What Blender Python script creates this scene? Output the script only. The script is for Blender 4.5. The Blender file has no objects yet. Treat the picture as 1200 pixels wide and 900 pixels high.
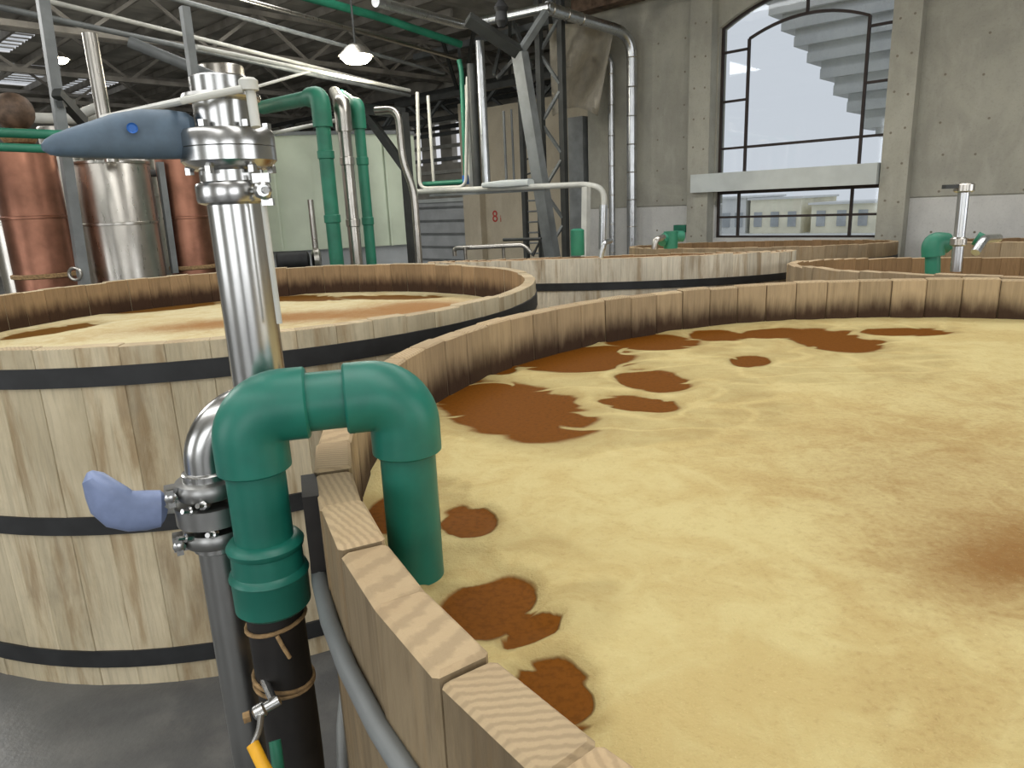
import bpy, math, random
from mathutils import Vector, Matrix, noise
import numpy as np
random.seed(7)
S = bpy.context.scene
COL = S.collection
H = 2.12                                   # eye height above the hall floor
PITCH, ROLL, FPX = 0.2494, 0.0433, 825.2

# ------------------------------------------------------------------ camera
cp, sp, cr, sr = math.cos(PITCH), math.sin(PITCH), math.cos(ROLL), math.sin(ROLL)
FWD = Vector((0, cp, -sp)); DN0 = Vector((0, -sp, -cp)); X0 = Vector((1, 0, 0))
RIGHT = X0 * cr + DN0 * sr
DOWN = X0 * -sr + DN0 * cr
cam = bpy.data.cameras.new('camera')
cam.sensor_width = 36; cam.lens = 36 * FPX / 1200; cam.clip_start = .05; cam.clip_end = 400
camo = bpy.data.objects.new('camera', cam); COL.objects.link(camo)
m = Matrix((RIGHT, -DOWN, -FWD)).transposed().to_4x4(); m.translation = (0, 0, H)
camo.matrix_world = m
S.camera = camo

# ------------------------------------------------------------------ world, lights, exposure
W = bpy.data.worlds.new('overcast'); S.world = W; W.use_nodes = True
bg = W.node_tree.nodes['Background']; bg.inputs['Color'].default_value = (.93, .95, 1, 1); bg.inputs['Strength'].default_value = .72
AXA = Vector((-math.sin(math.radians(47)), math.cos(math.radians(47)), 0))     # along the concrete wall
AXB = Vector((math.cos(math.radians(47)), math.sin(math.radians(47)), 0))      # towards the concrete wall
UP = Vector((0, 0, 1))
def hall(a, b, z): return AXA * a + AXB * b + UP * z
ROOF = 7.3
def area(name, a, b, z, sa, sb, power, col=(1, .985, .95)):
    l = bpy.data.lights.new(name, 'AREA'); l.shape = 'RECTANGLE'; l.size = sa; l.size_y = sb; l.energy = power; l.color = col
    o = bpy.data.objects.new(name, l); COL.objects.link(o); o.location = hall(a, b, z)
    o.rotation_euler = (0, 0, math.radians(47 + 90)); return o
# area lights added overhead in unseen roof openings: (a0, a1, b0, b1, watts); the roof is open exactly here
ROOF_STRIPS = ((-6, 8, -.1, 2.1, 380), (-3, 15, 6.9, 9.1, 640), (-5, 9, -5.6, -3.4, 330), (14, 30, -2.5, .5, 1700))
for a0, a1, b0, b1, pw in ROOF_STRIPS:
    area('roof_fill_offscreen', (a0 + a1) / 2, (b0 + b1) / 2, ROOF + .03, a1 - a0, b1 - b0, pw)
# unseen rear openings sized to added fill lights; their bands show in the steel pipe
BACK_OPENINGS = {'b': ((-8.75, -1.25), (4.25, 11.75)), 'a': ((-10.25, -2.75), (2.75, 10.25))}
def fill_light(name, a, b, z, w, h, power, toward):
    l = bpy.data.lights.new(name, 'AREA'); l.shape = 'RECTANGLE'; l.size = w; l.size_y = h; l.energy = power; l.color = (.96, .98, 1)
    o = bpy.data.objects.new(name, l); COL.objects.link(o); o.location = hall(a, b, z)
    o.rotation_euler = (toward).to_track_quat('-Z', 'Y').to_euler()
for fix, spans in BACK_OPENINGS.items():
    for u0, u1 in spans:
        c_ = (u0 + u1) / 2
        if fix == 'b': fill_light('fill_left_offscreen', c_, -12.1, 3.3, u1 - u0, 4.6, 340, AXB)
        else: fill_light('fill_back_offscreen', -12.1, c_, 3.3, u1 - u0, 4.6, 340, AXA)
vs = S.view_settings
vs.view_transform = 'Standard'; vs.look = 'None'; vs.gamma = 1; vs.use_curve_mapping = False; vs.exposure = 0.05

# ------------------------------------------------------------------ measuring helpers
def ray(x, y):
    u = (x - 600) / FPX; v = (y - 450) / FPX
    return FWD + RIGHT * u + DOWN * v
EYE = Vector((0, 0, H))
def dep(x, y, d): return EYE + ray(x, y) * d
def rng(x, y, d):
    r = ray(x, y); return EYE + r * (d / math.hypot(r.x, r.y))
def onz(x, y, z):
    r = ray(x, y); return EYE + r * ((z - H) / r.z)
def plan(x, y, d):
    p = rng(x, y, d); return p.x, p.y
def zat(x, y, d): return rng(x, y, d).z

# ------------------------------------------------------------------ materials
def lin(c):
    return tuple(((v / 255) / 12.92 if v / 255 <= .04045 else ((v / 255 + .055) / 1.055) ** 2.4) for v in c) + (1,)
class NT:
    def __init__(s, name):
        s.m = bpy.data.materials.new(name); s.m.use_nodes = True
        s.t = s.m.node_tree; s.n = s.t.nodes; s.b = s.n['Principled BSDF']; s.out = s.n['Material Output']
    def new(s, t, **k):
        n = s.n.new(t)
        for a, v in k.items(): setattr(n, a, v)
        return n
    def link(s, a, b): s.t.links.new(a, b)
    def val(s, sock, v):
        if hasattr(v, 'is_output'): s.link(v, sock)
        else: sock.default_value = v
    def math(s, op, a, b=0.0, clamp=False):
        n = s.new('ShaderNodeMath', operation=op, use_clamp=clamp); s.val(n.inputs[0], a); s.val(n.inputs[1], b); return n.outputs[0]
    def noise(s, vec, scale, detail=4, rough=.55, dist=0):
        n = s.new('ShaderNodeTexNoise'); s.link(vec, n.inputs['Vector'])
        n.inputs['Scale'].default_value = scale; n.inputs['Detail'].default_value = detail; n.inputs['Roughness'].default_value = rough; n.inputs['Distortion'].default_value = dist
        return n.outputs['Fac']
    def map(s, vec, scale=(1, 1, 1), loc=(0, 0, 0), rot=(0, 0, 0)):
        n = s.new('ShaderNodeMapping'); s.link(vec, n.inputs['Vector'])
        n.inputs['Scale'].default_value = scale; n.inputs['Location'].default_value = loc; n.inputs['Rotation'].default_value = rot
        return n.outputs['Vector']
    def mix(s, f, a, b, mode='MIX'):
        n = s.new('ShaderNodeMix', data_type='RGBA', blend_type=mode); s.val(n.inputs[0], f); s.val(n.inputs[6], a); s.val(n.inputs[7], b); return n.outputs[2]
    def ramp(s, f, lo, hi):
        n = s.new('ShaderNodeMapRange'); n.interpolation_type = 'SMOOTHSTEP'; s.val(n.inputs['Value'], f)
        n.inputs['From Min'].default_value = lo; n.inputs['From Max'].default_value = hi; return n.outputs['Result']
    def bump(s, h, strength=.3, dist=.01):
        n = s.new('ShaderNodeBump'); s.link(h, n.inputs['Height']); n.inputs['Strength'].default_value = strength; n.inputs['Distance'].default_value = dist
        s.link(n.outputs['Normal'], s.b.inputs['Normal'])
    def co(s, which='Object'):
        return s.new('ShaderNodeTexCoord').outputs[which]
def plain(name, rgb, rough=.6, metal=0.0, var=.12, scale=6, bump=.0, spec=.5):
    t = NT(name); c = lin(rgb)
    f = t.noise(t.co(), scale, 5)
    d = tuple(v * (1 - 2 * var) for v in c[:3]) + (1,); e = tuple(min(1, v * (1 + var)) for v in c[:3]) + (1,)
    t.link(t.mix(t.ramp(f, .3, .7), d, e), t.b.inputs['Base Color'])
    t.b.inputs['Roughness'].default_value = rough; t.b.inputs['Metallic'].default_value = metal; t.b.inputs['Specular IOR Level'].default_value = spec
    if bump: t.bump(f, bump, .01)
    return t.m
def metal(name, rgb, rough, streak=.1):
    t = NT(name); c = lin(rgb); co = t.co()
    f = t.noise(t.map(co, (1, 1, .15)), 30, 3); g = t.noise(co, 3, 4)
    t.link(t.mix(t.ramp(g, .3, .75), c, tuple(v * (1 - 2 * streak) for v in c[:3]) + (1,)), t.b.inputs['Base Color'])
    t.b.inputs['Metallic'].default_value = 1
    r = t.math('ADD', t.math('MULTIPLY', f, .18), rough - .09); t.link(r, t.b.inputs['Roughness'])
    return t.m
def wood(name, outer1, outer2, inner, top, wet_z, grime=.5):
    """staves: local x is radial, y across, z up; the grain runs along z"""
    t = NT(name); tc = t.new('ShaderNodeTexCoord'); co = tc.outputs['Object']
    oi = t.new('ShaderNodeObjectInfo').outputs['Random']
    off = t.new('ShaderNodeVectorMath', operation='MULTIPLY_ADD'); t.link(co, off.inputs[0]); off.inputs[1].default_value = (1, 1, 1)
    cmb = t.new('ShaderNodeCombineXYZ')
    for i, k in enumerate((37., 19., 53.)): t.link(t.math('MULTIPLY', oi, k), cmb.inputs[i])
    t.link(cmb.outputs[0], off.inputs[2]); v = off.outputs[0]
    sepn = t.new('ShaderNodeSeparateXYZ'); t.link(tc.outputs['Normal'], sepn.inputs[0])
    sepp = t.new('ShaderNodeSeparateXYZ'); t.link(co, sepp.inputs[0])
    grain = t.noise(t.map(v, (14, 22, 1.2)), 2.2, 6, .6, .6)
    fine = t.noise(t.map(v, (30, 60, 2.0)), 4, 4, .6)
    pos = t.new('ShaderNodeNewGeometry').outputs['Position']
    blot = t.noise(t.map(v, (1.6, 1.6, .9)), 2.0, 5, .6)
    stain = t.noise(t.map(pos, (2.6, 2.6, 1.1)), 1.7, 7, .66, .5)
    drip = t.noise(t.map(pos, (7, 7, .8)), 1.6, 5, .6, .3)
    o1, o2, ci, ct = lin(outer1), lin(outer2), lin(inner), lin(top)
    dk = lambda c, k: tuple(x * k for x in c[:3]) + (1,)
    outc = t.mix(t.ramp(blot, .34, .66), o1, o2)
    outc = t.mix(t.math('MULTIPLY', t.ramp(grain, .42, .72), .45), outc, dk(o1, .5))
    outc = t.mix(t.math('MULTIPLY', t.ramp(drip, .47, .7), .7), outc, lin((142, 116, 80)))
    grey = t.noise(t.map(pos, (1.6, 1.6, 1)), 1.3, 6, .68)
    outc = t.mix(t.math('MULTIPLY', t.ramp(grey, .5, .72), grime), outc, lin((134, 124, 106)))
    inc = t.mix(t.math('MULTIPLY', t.ramp(grain, .35, .75), .6), ci, dk(ci, .55))
    outc = t.mix(t.math('MULTIPLY', t.ramp(stain, .5, .66), .5), outc, dk(o2, 1.28))
    inc = t.mix(t.math('MULTIPLY', t.ramp(blot, .4, .7), .4), inc, dk(ci, 1.2))
    # tide mark: wood soaked dark by the must
    edge = t.math('ADD', sepp.outputs['Z'], t.math('MULTIPLY', t.math('SUBTRACT', t.noise(t.map(v, (1, 9, 2)), 2.0, 4, .55), .5), .12))
    wet = t.math('SUBTRACT', 1.0, t.ramp(edge, wet_z - .03, wet_z + .1))
    inc = t.mix(t.math('MULTIPLY', wet, .95), inc, lin((52, 32, 20)))
    # sawn end grain on the top
    rot = t.new('ShaderNodeVectorRotate'); rot.rotation_type = 'Z_AXIS'; t.link(v, rot.inputs['Vector']); t.link(t.math('MULTIPLY', oi, 6.0), rot.inputs['Angle'])
    wv = t.new('ShaderNodeTexWave'); wv.wave_type = 'RINGS'; t.link(t.map(rot.outputs[0], (1, .55, .1), (.31, .1, 0)), wv.inputs['Vector'])
    wv.inputs['Scale'].default_value = 48; wv.inputs['Distortion'].default_value = 2.2; wv.inputs['Detail'].default_value = 3; wv.inputs['Detail Scale'].default_value = 1.5
    ring = t.math('MULTIPLY', t.ramp(wv.outputs['Fac'], .25, .95), .42)
    topc = t.mix(ring, ct, dk(ct, .5)); topc = t.mix(t.math('MULTIPLY', t.ramp(blot, .4, .75), .5), topc, lin((150, 122, 88)))
    c = t.mix(t.ramp(t.math('MULTIPLY', sepn.outputs['X'], -1.0), .2, .6), outc, inc)
    c = t.mix(t.ramp(sepn.outputs['Z'], .4, .7), c, topc)
    br = t.math('ADD', t.math('MULTIPLY', oi, .24), .86)
    hs = t.new('ShaderNodeHueSaturation'); t.link(c, hs.inputs['Color']); t.link(br, hs.inputs['Value']); hs.inputs['Saturation'].default_value = 1
    t.link(hs.outputs[0], t.b.inputs['Base Color']); t.b.inputs['Roughness'].default_value = .78
    t.b.inputs['Specular IOR Level'].default_value = .25
    t.bump(t.math('ADD', t.math('MULTIPLY', grain, .6), t.math('ADD', fine, t.math('MULTIPLY', wv.outputs['Fac'], .4))), .45, .004)
    return t.m
def foam_mat(name, light, mid, dark, liquid):
    t = NT(name); co = t.co()
    def attr(n):
        a = t.new('ShaderNodeAttribute'); a.attribute_name = n; return a.outputs['Fac']
    big = t.noise(co, 2.2, 6, .6, .8); med = t.noise(co, 9, 6, .6, 1.2); fin = t.noise(co, 70, 4, .6); tiny = t.noise(co, 210, 3, .6)
    streak = t.noise(t.map(co, (1.0, 2.2, 1), rot=(0, 0, .5)), 3.0, 1.5, .45, .5)
    brown = t.math('ADD', attr('open'), t.math('ADD', t.math('MULTIPLY', t.math('SUBTRACT', streak, .5), .55), t.math('MULTIPLY', t.math('SUBTRACT', med, .5), .1)))
    rdg = t.math('ABSOLUTE', t.math('SUBTRACT', t.noise(t.map(co, (1.0, 1.8, 1), rot=(0, 0, .9)), 2.4, .6, .4, .3), .5))
    fil = t.math('SUBTRACT', 1.0, t.ramp(rdg, .0, .05))
    brown = t.math('SUBTRACT', brown, t.math('MULTIPLY', fil, .2))
    mask = t.ramp(brown, -.02, .1)
    film = t.ramp(brown, -.5, .08)
    c = t.mix(t.ramp(t.math('ADD', t.math('MULTIPLY', big, .6), t.math('MULTIPLY', med, .4)), .4, .62), lin(light), lin(mid))
    dm = t.math('ADD', attr('dark'), t.math('MULTIPLY', t.math('SUBTRACT', t.math('ADD', big, t.math('ADD', med, fin)), 1.5), .4))
    c = t.mix(t.math('MULTIPLY', t.ramp(dm, -.05, 1.05), .9), c, lin(dark))
    c = t.mix(t.math('MULTIPLY', t.ramp(fin, .52, .75), .12), c, lin(dark))
    c = t.mix(t.math('MULTIPLY', t.ramp(tiny, .6, .78), .25), c, lin((240, 222, 170)))
    c = t.mix(t.math('MULTIPLY', film, .5), c, lin((134, 112, 66)))
    lq = t.mix(t.ramp(fin, .4, .7), lin(liquid), tuple(v * .75 for v in lin(liquid)[:3]) + (1,))
    c = t.mix(mask, c, lq)
    t.link(c, t.b.inputs['Base Color'])
    t.link(t.math('SUBTRACT', .85, t.math('MULTIPLY', mask, .32)), t.b.inputs['Roughness'])
    t.link(t.math('SUBTRACT', .22, t.math('MULTIPLY', mask, .18)), t.b.inputs['Specular IOR Level'])
    foam = t.math('SUBTRACT', 1.0, mask)
    h = t.math('MULTIPLY', foam, t.math('ADD', t.math('ADD', t.math('MULTIPLY', fin, .7), t.math('MULTIPLY', med, 1.0)), t.math('MULTIPLY', tiny, .4)))
    t.bump(h, .6, .012)
    return t.m
def concrete(name, c1, c2, c3, rough=.85, sc=1.0):
    t = NT(name); co = t.co()
    a = t.noise(co, .9 * sc, 7, .62, .4); b_ = t.noise(t.map(co, (1, 1, .35)), 3.5 * sc, 6, .6); f = t.noise(co, 30 * sc, 4, .6)
    c = t.mix(t.ramp(a, .35, .65), lin(c1), lin(c2)); c = t.mix(t.math('MULTIPLY', t.ramp(b_, .45, .75), .55), c, lin(c3))
    c = t.mix(t.math('MULTIPLY', t.ramp(f, .5, .8), .18), c, (.05, .05, .045, 1))
    t.link(c, t.b.inputs['Base Color']); t.b.inputs['Roughness'].default_value = rough; t.bump(f, .25, .01)
    return t.m
def glass_mat(name, tint=(.93, .96, .98, 1)):
    t = NT(name); t.n.remove(t.b)
    tr = t.new('ShaderNodeBsdfTransparent'); tr.inputs[0].default_value = tint
    gl = t.new('ShaderNodeBsdfGlossy'); gl.inputs['Roughness'].default_value = .03
    mx = t.new('ShaderNodeMixShader'); mx.inputs[0].default_value = .035
    t.link(tr.outputs[0], mx.inputs[1]); t.link(gl.outputs[0], mx.inputs[2]); t.link(mx.outputs[0], t.out.inputs[0]); return t.m
def frost_mat(name, rgb, transp):
    t = NT(name); t.n.remove(t.b); co = t.co()
    f = t.ramp(t.noise(co, 4, 5), .3, .7)
    tr = t.new('ShaderNodeBsdfTransparent'); tl = t.new('ShaderNodeBsdfTranslucent'); tl.inputs[0].default_value = lin(rgb)
    df = t.new('ShaderNodeBsdfDiffuse'); df.inputs[0].default_value = lin(rgb)
    m1 = t.new('ShaderNodeMixShader'); m1.inputs[0].default_value = .5; t.link(tl.outputs[0], m1.inputs[1]); t.link(df.outputs[0], m1.inputs[2])
    mx = t.new('ShaderNodeMixShader'); t.link(t.math('ADD', t.math('MULTIPLY', f, .2), 1 - transp - .1), mx.inputs[0])
    t.link(tr.outputs[0], mx.inputs[1]); t.link(m1.outputs[0], mx.inputs[2]); t.link(mx.outputs[0], t.out.inputs[0]); return t.m
def emit(name, rgb, s):
    t = NT(name); t.b.inputs['Base Color'].default_value = lin(rgb); t.b.inputs['Emission Color'].default_value = lin(rgb); t.b.inputs['Emission Strength'].default_value = s; return t.m
M = {}
M['steel'] = metal('brushed_steel', (196, 196, 194), .24)
M['steel_dull'] = metal('dull_steel', (160, 160, 158), .38)
M['steel_far'] = metal('tank_steel', (190, 186, 178), .3)
M['copper'] = metal('copper', (158, 112, 92), .42, .2)
M['insul'] = metal('foil_lagging', (205, 208, 210), .3)
M['green'] = plain('green_pipe_plastic', (24, 108, 92), .42, 0, .1, 9)
M['green_far'] = plain('green_pipe_far', (38, 118, 92), .5, 0, .12, 3)
M['blue'] = plain('blue_handle_plastic', (86, 104, 120), .55, 0, .08, 30)
M['blue_light'] = plain('pale_blue_handle_plastic', (124, 138, 172), .42, 0, .06, 30)
M['blue_plug'] = plain('bright_blue_plug', (40, 104, 186), .4, 0, .05, 30)
M['black'] = plain('black_strap', (34, 35, 36), .6, 0, .2, 8)
M['rubber'] = plain('black_hose_rubber', (26, 22, 19), .55, 0, .25, 12, .2)
M['yellow'] = plain('yellow_sleeve', (232, 172, 34), .5, 0, .08, 20)
M['rope'] = plain('tan_twine', (150, 122, 84), .9, 0, .2, 40, .4)
M['greysteel'] = plain('grey_painted_steel', (120, 124, 124), .5, .1, .12, 3)
M['darksteel'] = plain('dark_painted_steel', (58, 60, 58), .55, .1, .15, 3)
M['white_paint'] = plain('white_painted_pipe', (196, 196, 188), .5, 0, .08, 3)
M['beam_white'] = plain('pale_grey_painted_beam', (196, 202, 200), .6, 0, .05, 2)
M['frame'] = plain('dark_window_steel', (52, 42, 38), .6, .2, .15, 4)
M['palegreen'] = plain('pale_green_sheet', (202, 212, 190), .5, 0, .06, 1.2)
M['cladding'] = plain('pale_grey_cladding', (176, 180, 182), .6, 0, .08, 1.5)
M['roof'] = plain('roof_sheet', (184, 180, 170), .65, .1, .2, .8)
M['purlin'] = plain('roof_purlin', (150, 145, 136), .7, .1, .2, 1.5)
M['red'] = plain('red_paint', (190, 62, 56), .7, 0, .15, 10)
M['rust'] = plain('brown_ball', (104, 84, 68), .6, .2, .25, 8)
M['concrete'] = concrete('board_marked_concrete', (170, 168, 155), (153, 151, 140), (180, 178, 166))
M['concrete_low'] = concrete('grey_concrete', (206, 205, 200), (194, 193, 189), (214, 213, 208))
M['annex'] = concrete('beige_render', (200, 190, 168), (186, 176, 156), (208, 200, 182))
M['floor'] = concrete('wet_floor', (98, 99, 98), (78, 79, 80), (116, 115, 112), .42, 1.2)
M['ext'] = concrete('outside_concrete', (226, 226, 222), (212, 213, 212), (232, 232, 228))
M['cream'] = plain('cream_wall', (244, 238, 214), .8, 0, .06, 1)
M['glass'] = glass_mat('window_glass')
M['film'] = frost_mat('plastic_sheet', (214, 208, 194), .2)
M['sky_sheet'] = frost_mat('skylight_sheet', (225, 232, 236), .6)
M['lamp'] = emit('lamp_glow', (255, 244, 214), 30)
M['dirt'] = plain('dark_tie_hole', (128, 121, 107), .9)

# ------------------------------------------------------------------ mesh helpers
class MB:
    def __init__(s): s.v = []; s.f = []
    def box(s, c, size, ax=None):
        ax = ax or (Vector((1, 0, 0)), Vector((0, 1, 0)), UP); c = Vector(c); n = len(s.v)
        for k in (-.5, .5):
            for j in (-.5, .5):
                for i in (-.5, .5): s.v.append(c + ax[0] * (i * size[0]) + ax[1] * (j * size[1]) + ax[2] * (k * size[2]))
        s.f += [tuple(n + q for q in f) for f in ((0, 2, 3, 1), (4, 5, 7, 6), (0, 1, 5, 4), (2, 6, 7, 3), (0, 4, 6, 2), (1, 3, 7, 5))]; return s
    def hbox(s, a0, a1, b0, b1, z0, z1):
        return s.box(hall((a0 + a1) / 2, (b0 + b1) / 2, (z0 + z1) / 2), (a1 - a0, b1 - b0, z1 - z0), (AXA, AXB, UP))
    def bar(s, p, q, w, h, up=UP):
        p, q = Vector(p), Vector(q); d = (q - p); L = d.length; d.normalize()
        x = d.cross(up)
        if x.length < 1e-4: x = d.cross(Vector((1, 0, 0)))
        x.normalize(); y = x.cross(d); return s.box((p + q) / 2, (w, h, L), (x, y, d))
    def ring_loop(s, rings, closed_u=False, cap=True):
        n0 = len(s.v); k = len(rings[0])
        for r in rings: s.v += [Vector(p) for p in r]
        m_ = len(rings)
        for i in range(m_ if closed_u else m_ - 1):
            for j in range(k):
                a = n0 + i * k + j; b_ = n0 + i * k + (j + 1) % k; c = n0 + ((i + 1) % m_) * k + (j + 1) % k; d = n0 + ((i + 1) % m_) * k + j
                s.f.append((a, b_, c, d))
        if cap and not closed_u:
            s.f.append(tuple(n0 + j for j in reversed(range(k)))); s.f.append(tuple(n0 + (m_ - 1) * k + j for j in range(k)))
        return s
    def tube(s, pts, r, seg=16, cap=True, closed=False):
        pts = [Vector(p) for p in pts]; n = len(pts); rs = r if isinstance(r, (list, tuple)) else [r] * n
        def tan(i):
            if closed: return (pts[(i + 1) % n] - pts[i - 1]).normalized()
            return (pts[min(i + 1, n - 1)] - pts[max(i - 1, 0)]).normalized()
        t = tan(0); x = t.cross(UP)
        if x.length < 1e-3: x = t.cross(Vector((0, 1, 0)))
        x.normalize(); rings = []
        for i in range(n):
            t = tan(i); x = (x - t * x.dot(t)).normalized(); y = t.cross(x)
            rings.append([pts[i] + (x * math.cos(2 * math.pi * j / seg) + y * math.sin(2 * math.pi * j / seg)) * rs[i] for j in range(seg)])
        return s.ring_loop(rings, closed, cap)
    def lathe(s, prof, o, ax=UP, seg=32, cap=True):
        o = Vector(o); ax = Vector(ax).normalized(); x = ax.cross(Vector((0, 1, 0)))
        if x.length < 1e-3: x = ax.cross(Vector((1, 0, 0)))
        x.normalize(); y = ax.cross(x)
        return s.ring_loop([[o + ax * h + (x * math.cos(2 * math.pi * j / seg) + y * math.sin(2 * math.pi * j / seg)) * r for j in range(seg)] for r, h in prof], False, cap)
    def loft(s, secs, seg=24, e=2.6):
        """secs: (centre, ux, uy, rx, ry) rounded-box sections"""
        rings = []
        for c, ux, uy, rx, ry in secs:
            R = []
            for j in range(seg):
                t = 2 * math.pi * j / seg; ct, st = math.cos(t), math.sin(t)
                R.append(Vector(c) + ux * (rx * math.copysign(abs(ct) ** (2 / e), ct)) + uy * (ry * math.copysign(abs(st) ** (2 / e), st)))
            rings.append(R)
        return s.ring_loop(rings)
    def prism(s, poly, d):
        n = len(s.v); k = len(poly); s.v += [Vector(p) for p in poly] + [Vector(p) + d for p in poly]
        s.f.append(tuple(n + i for i in range(k))); s.f.append(tuple(n + k + i for i in reversed(range(k))))
        for i in range(k): s.f.append((n + i, n + k + i, n + k + (i + 1) % k, n + (i + 1) % k))
        return s
    def mesh(s, name, mat, sharp=35):
        me = bpy.data.meshes.new(name); me.from_pydata([tuple(p) for p in s.v], [], s.f)
        import bmesh
        bm = bmesh.new(); bm.from_mesh(me); bmesh.ops.recalc_face_normals(bm, faces=bm.faces); bm.to_mesh(me); bm.free()
        me.polygons.foreach_set('use_smooth', [True] * len(me.polygons)); me.set_sharp_from_angle(angle=math.radians(sharp))
        me.materials.append(mat); return me
def fillet(pts, r, n=6):
    pts = [Vector(p) for p in pts]; out = [pts[0]]
    for i in range(1, len(pts) - 1):
        a, b_, c = pts[i - 1], pts[i], pts[i + 1]; u = (a - b_); v = (c - b_)
        rr = min(r, u.length * .49, v.length * .49); u.normalize(); v.normalize()
        p, q = b_ + u * rr, b_ + v * rr
        for k in range(n + 1):
            t = k / n; out.append(p * (1 - t) ** 2 + b_ * 2 * t * (1 - t) + q * t * t)
    out.append(pts[-1]); return out
def obend(corner, d1, d2, r, n=10):
    """true quarter bend about a corner, arms d1 -> d2"""
    c = Vector(corner) + d1 * r + d2 * r
    return [c - d2 * r * math.cos(t) - d1 * r * math.sin(t) for t in [math.pi / 2 * k / n for k in range(n + 1)]]
def tag(o, label=None, cat=None, group=None, kind=None):
    for k, v in (('label', label), ('category', cat), ('group', group), ('kind', kind)):
        if v: o[k] = v
    return o
def link(name, me, parent=None, loc=(0, 0, 0)):
    o = bpy.data.objects.new(name, me); COL.objects.link(o); o.location = loc
    if parent is not None: o.parent = parent
    return o
def empty(name, loc, label, cat, group=None, kind=None):
    o = bpy.data.objects.new(name, None); COL.objects.link(o); o.location = loc; o.empty_display_size = .1
    return tag(o, label, cat, group, kind)
def part(name, mb, mat, root, label=None, sharp=35):
    """world-space mesh under a root (or under a part, whose own frame is already world)"""
    o = link(name, mb.mesh(name, mat, sharp), root)
    if root.parent is None: o.location = -Vector(root.location)
    if label: o['label'] = label
    return o
def solo(name, mb, mat, label, cat, group=None, sharp=35):
    return tag(link(name, mb.mesh(name, mat, sharp)), label, cat, group)
def struct(name, mb, mat, parent=None):
    o = link(name, mb.mesh(name, mat), parent)
    if parent is None: o['kind'] = 'structure'
    return o

# ================================================================== THE SETTING
WB = 14.5                                  # the concrete window wall stands on this b line
mb = MB().hbox(-12, 38, -12, 14.9, -.2, 0).hbox(10.5, 38, 14.9, 21.5, -.2, 0); floor = struct('floor', mb, M['floor'])

# --- roof sheets, corrugated, with skylight openings
sky_cells = [(23.6, 27.2, 5.2, 7.1), (28.8, 33.2, 7.4, 9.1), (30.6, 34.6, 10.1, 11.5), (20, 21.4, 3.4, 5)]
sky_cells += [r[:4] for r in ROOF_STRIPS]  # unseen skylights, cut to match the added overhead lights
mb = MB()
def sheet(a0, a1, b0, b1, z):
    n = max(2, 2 * int(round((a1 - a0) / .34))); i0 = len(mb.v)
    for i in range(n + 1):
        a = a0 + (a1 - a0) * i / n; dz = .05 if i % 2 else 0
        mb.v += [hall(a, b0, z + dz), hall(a, b1, z + dz)]
    for i in range(n): mb.f.append((i0 + 2 * i, i0 + 2 * i + 1, i0 + 2 * i + 3, i0 + 2 * i + 2))
cuts = sorted({-12, 10.67, 38} | {c[0] for c in sky_cells} | {c[1] for c in sky_cells})
for a0, a1 in zip(cuts, cuts[1:]):
    iv = sorted((c[2], c[3]) for c in sky_cells if c[0] <= a0 + .01 and c[1] >= a1 - .01)
    b = -12
    for q0, q1 in iv:
        if q0 > b: sheet(a0, a1, b, q0, ROOF)
        b = q1
    sheet(a0, a1, b, (14.9 if a1 < 10.7 else 21.4), ROOF)
ceiling = struct('ceiling', mb, M['roof'])
for c in sky_cells:
    mb = MB(); sheet(c[0] - .03, c[1] + .03, c[2] - .03, c[3] + .03, ROOF + .06); struct('skylight', mb, M['sky_sheet'], ceiling)
    if c[2] > 2.5 and c[0] > 15:
        n_ = int((c[1] - c[0]) / .5)
        for q in range(1, n_): struct('glazing_bar', MB().hbox(c[0] + q * .5 - .04, c[0] + q * .5 + .04, c[2], c[3], ROOF + .02, ROOF + .05), M['roof'], ceiling)
pl = MB().hbox(15, 37.5, -.04, .04, -.1, .1).mesh('purlin', M['purlin'])
pl2 = MB().hbox(-11.5, 15, -.04, .04, -.1, .1).mesh('purlin', M['purlin'])
for k in range(15):
    b = 2.2 + k * 1.35
    link('purlin', pl, ceiling, hall(0, b, ROOF - .13))
    if b < 14: link('purlin', pl2, ceiling, hall(0, b, ROOF - .13))

# --- concrete window wall
WT = .35
s0, s1, WEND = -12.0, 10.67, 10.67
zl, zr = 1.23, 5.9
wl, wr = 7.33, 4.03
def arch_z(s, side, rise, l=wl, r=wr):
    c = (l + r) / 2; w = (l - r) / 2; t = (s - c) / w; return side + rise * (1 - t * t)
JZ = 1.95
def wallpoly(name, poly, mat, parent=None, b=WB, d=WT):
    return struct(name, MB().prism([hall(a, b, z) for a, z in poly], AXB * d), mat, parent)
wr_obj = wallpoly('wall_right', [(s0, JZ), (wr, JZ), (wr, ROOF), (s0, ROOF)], M['concrete'])
wallpoly('wall_panel', [(wl, JZ), (WEND, JZ), (WEND, ROOF), (wl, ROOF)], M['concrete'], wr_obj)
NA = 20
top = [(wr + (wl - wr) * i / NA, arch_z(wr + (wl - wr) * i / NA, 5.42, .46)) for i in range(NA + 1)]
for i in range(NA):
    (x0, z0), (x1, z1) = top[i], top[i + 1]
    if i == 0: arc = MB()
    arc.prism([hall(x0, WB, z0), hall(x1, WB, z1), hall(x1, WB, ROOF), hall(x0, WB, ROOF)], AXB * WT)
struct('wall_head', arc, M['concrete'], wr_obj)
for a0, a1 in ((s0, wr), (wl, WEND)): struct('joint_strip', MB().hbox(a0, a1, WB + .03, WB + .2, JZ - .06, JZ + .04), M['concrete'], wr_obj)
wallpoly('lower_panel', [(s0, 0), (wr, 0), (wr, JZ - .02), (s0, JZ - .02)], M['concrete_low'], wr_obj, WB + .012)
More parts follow.
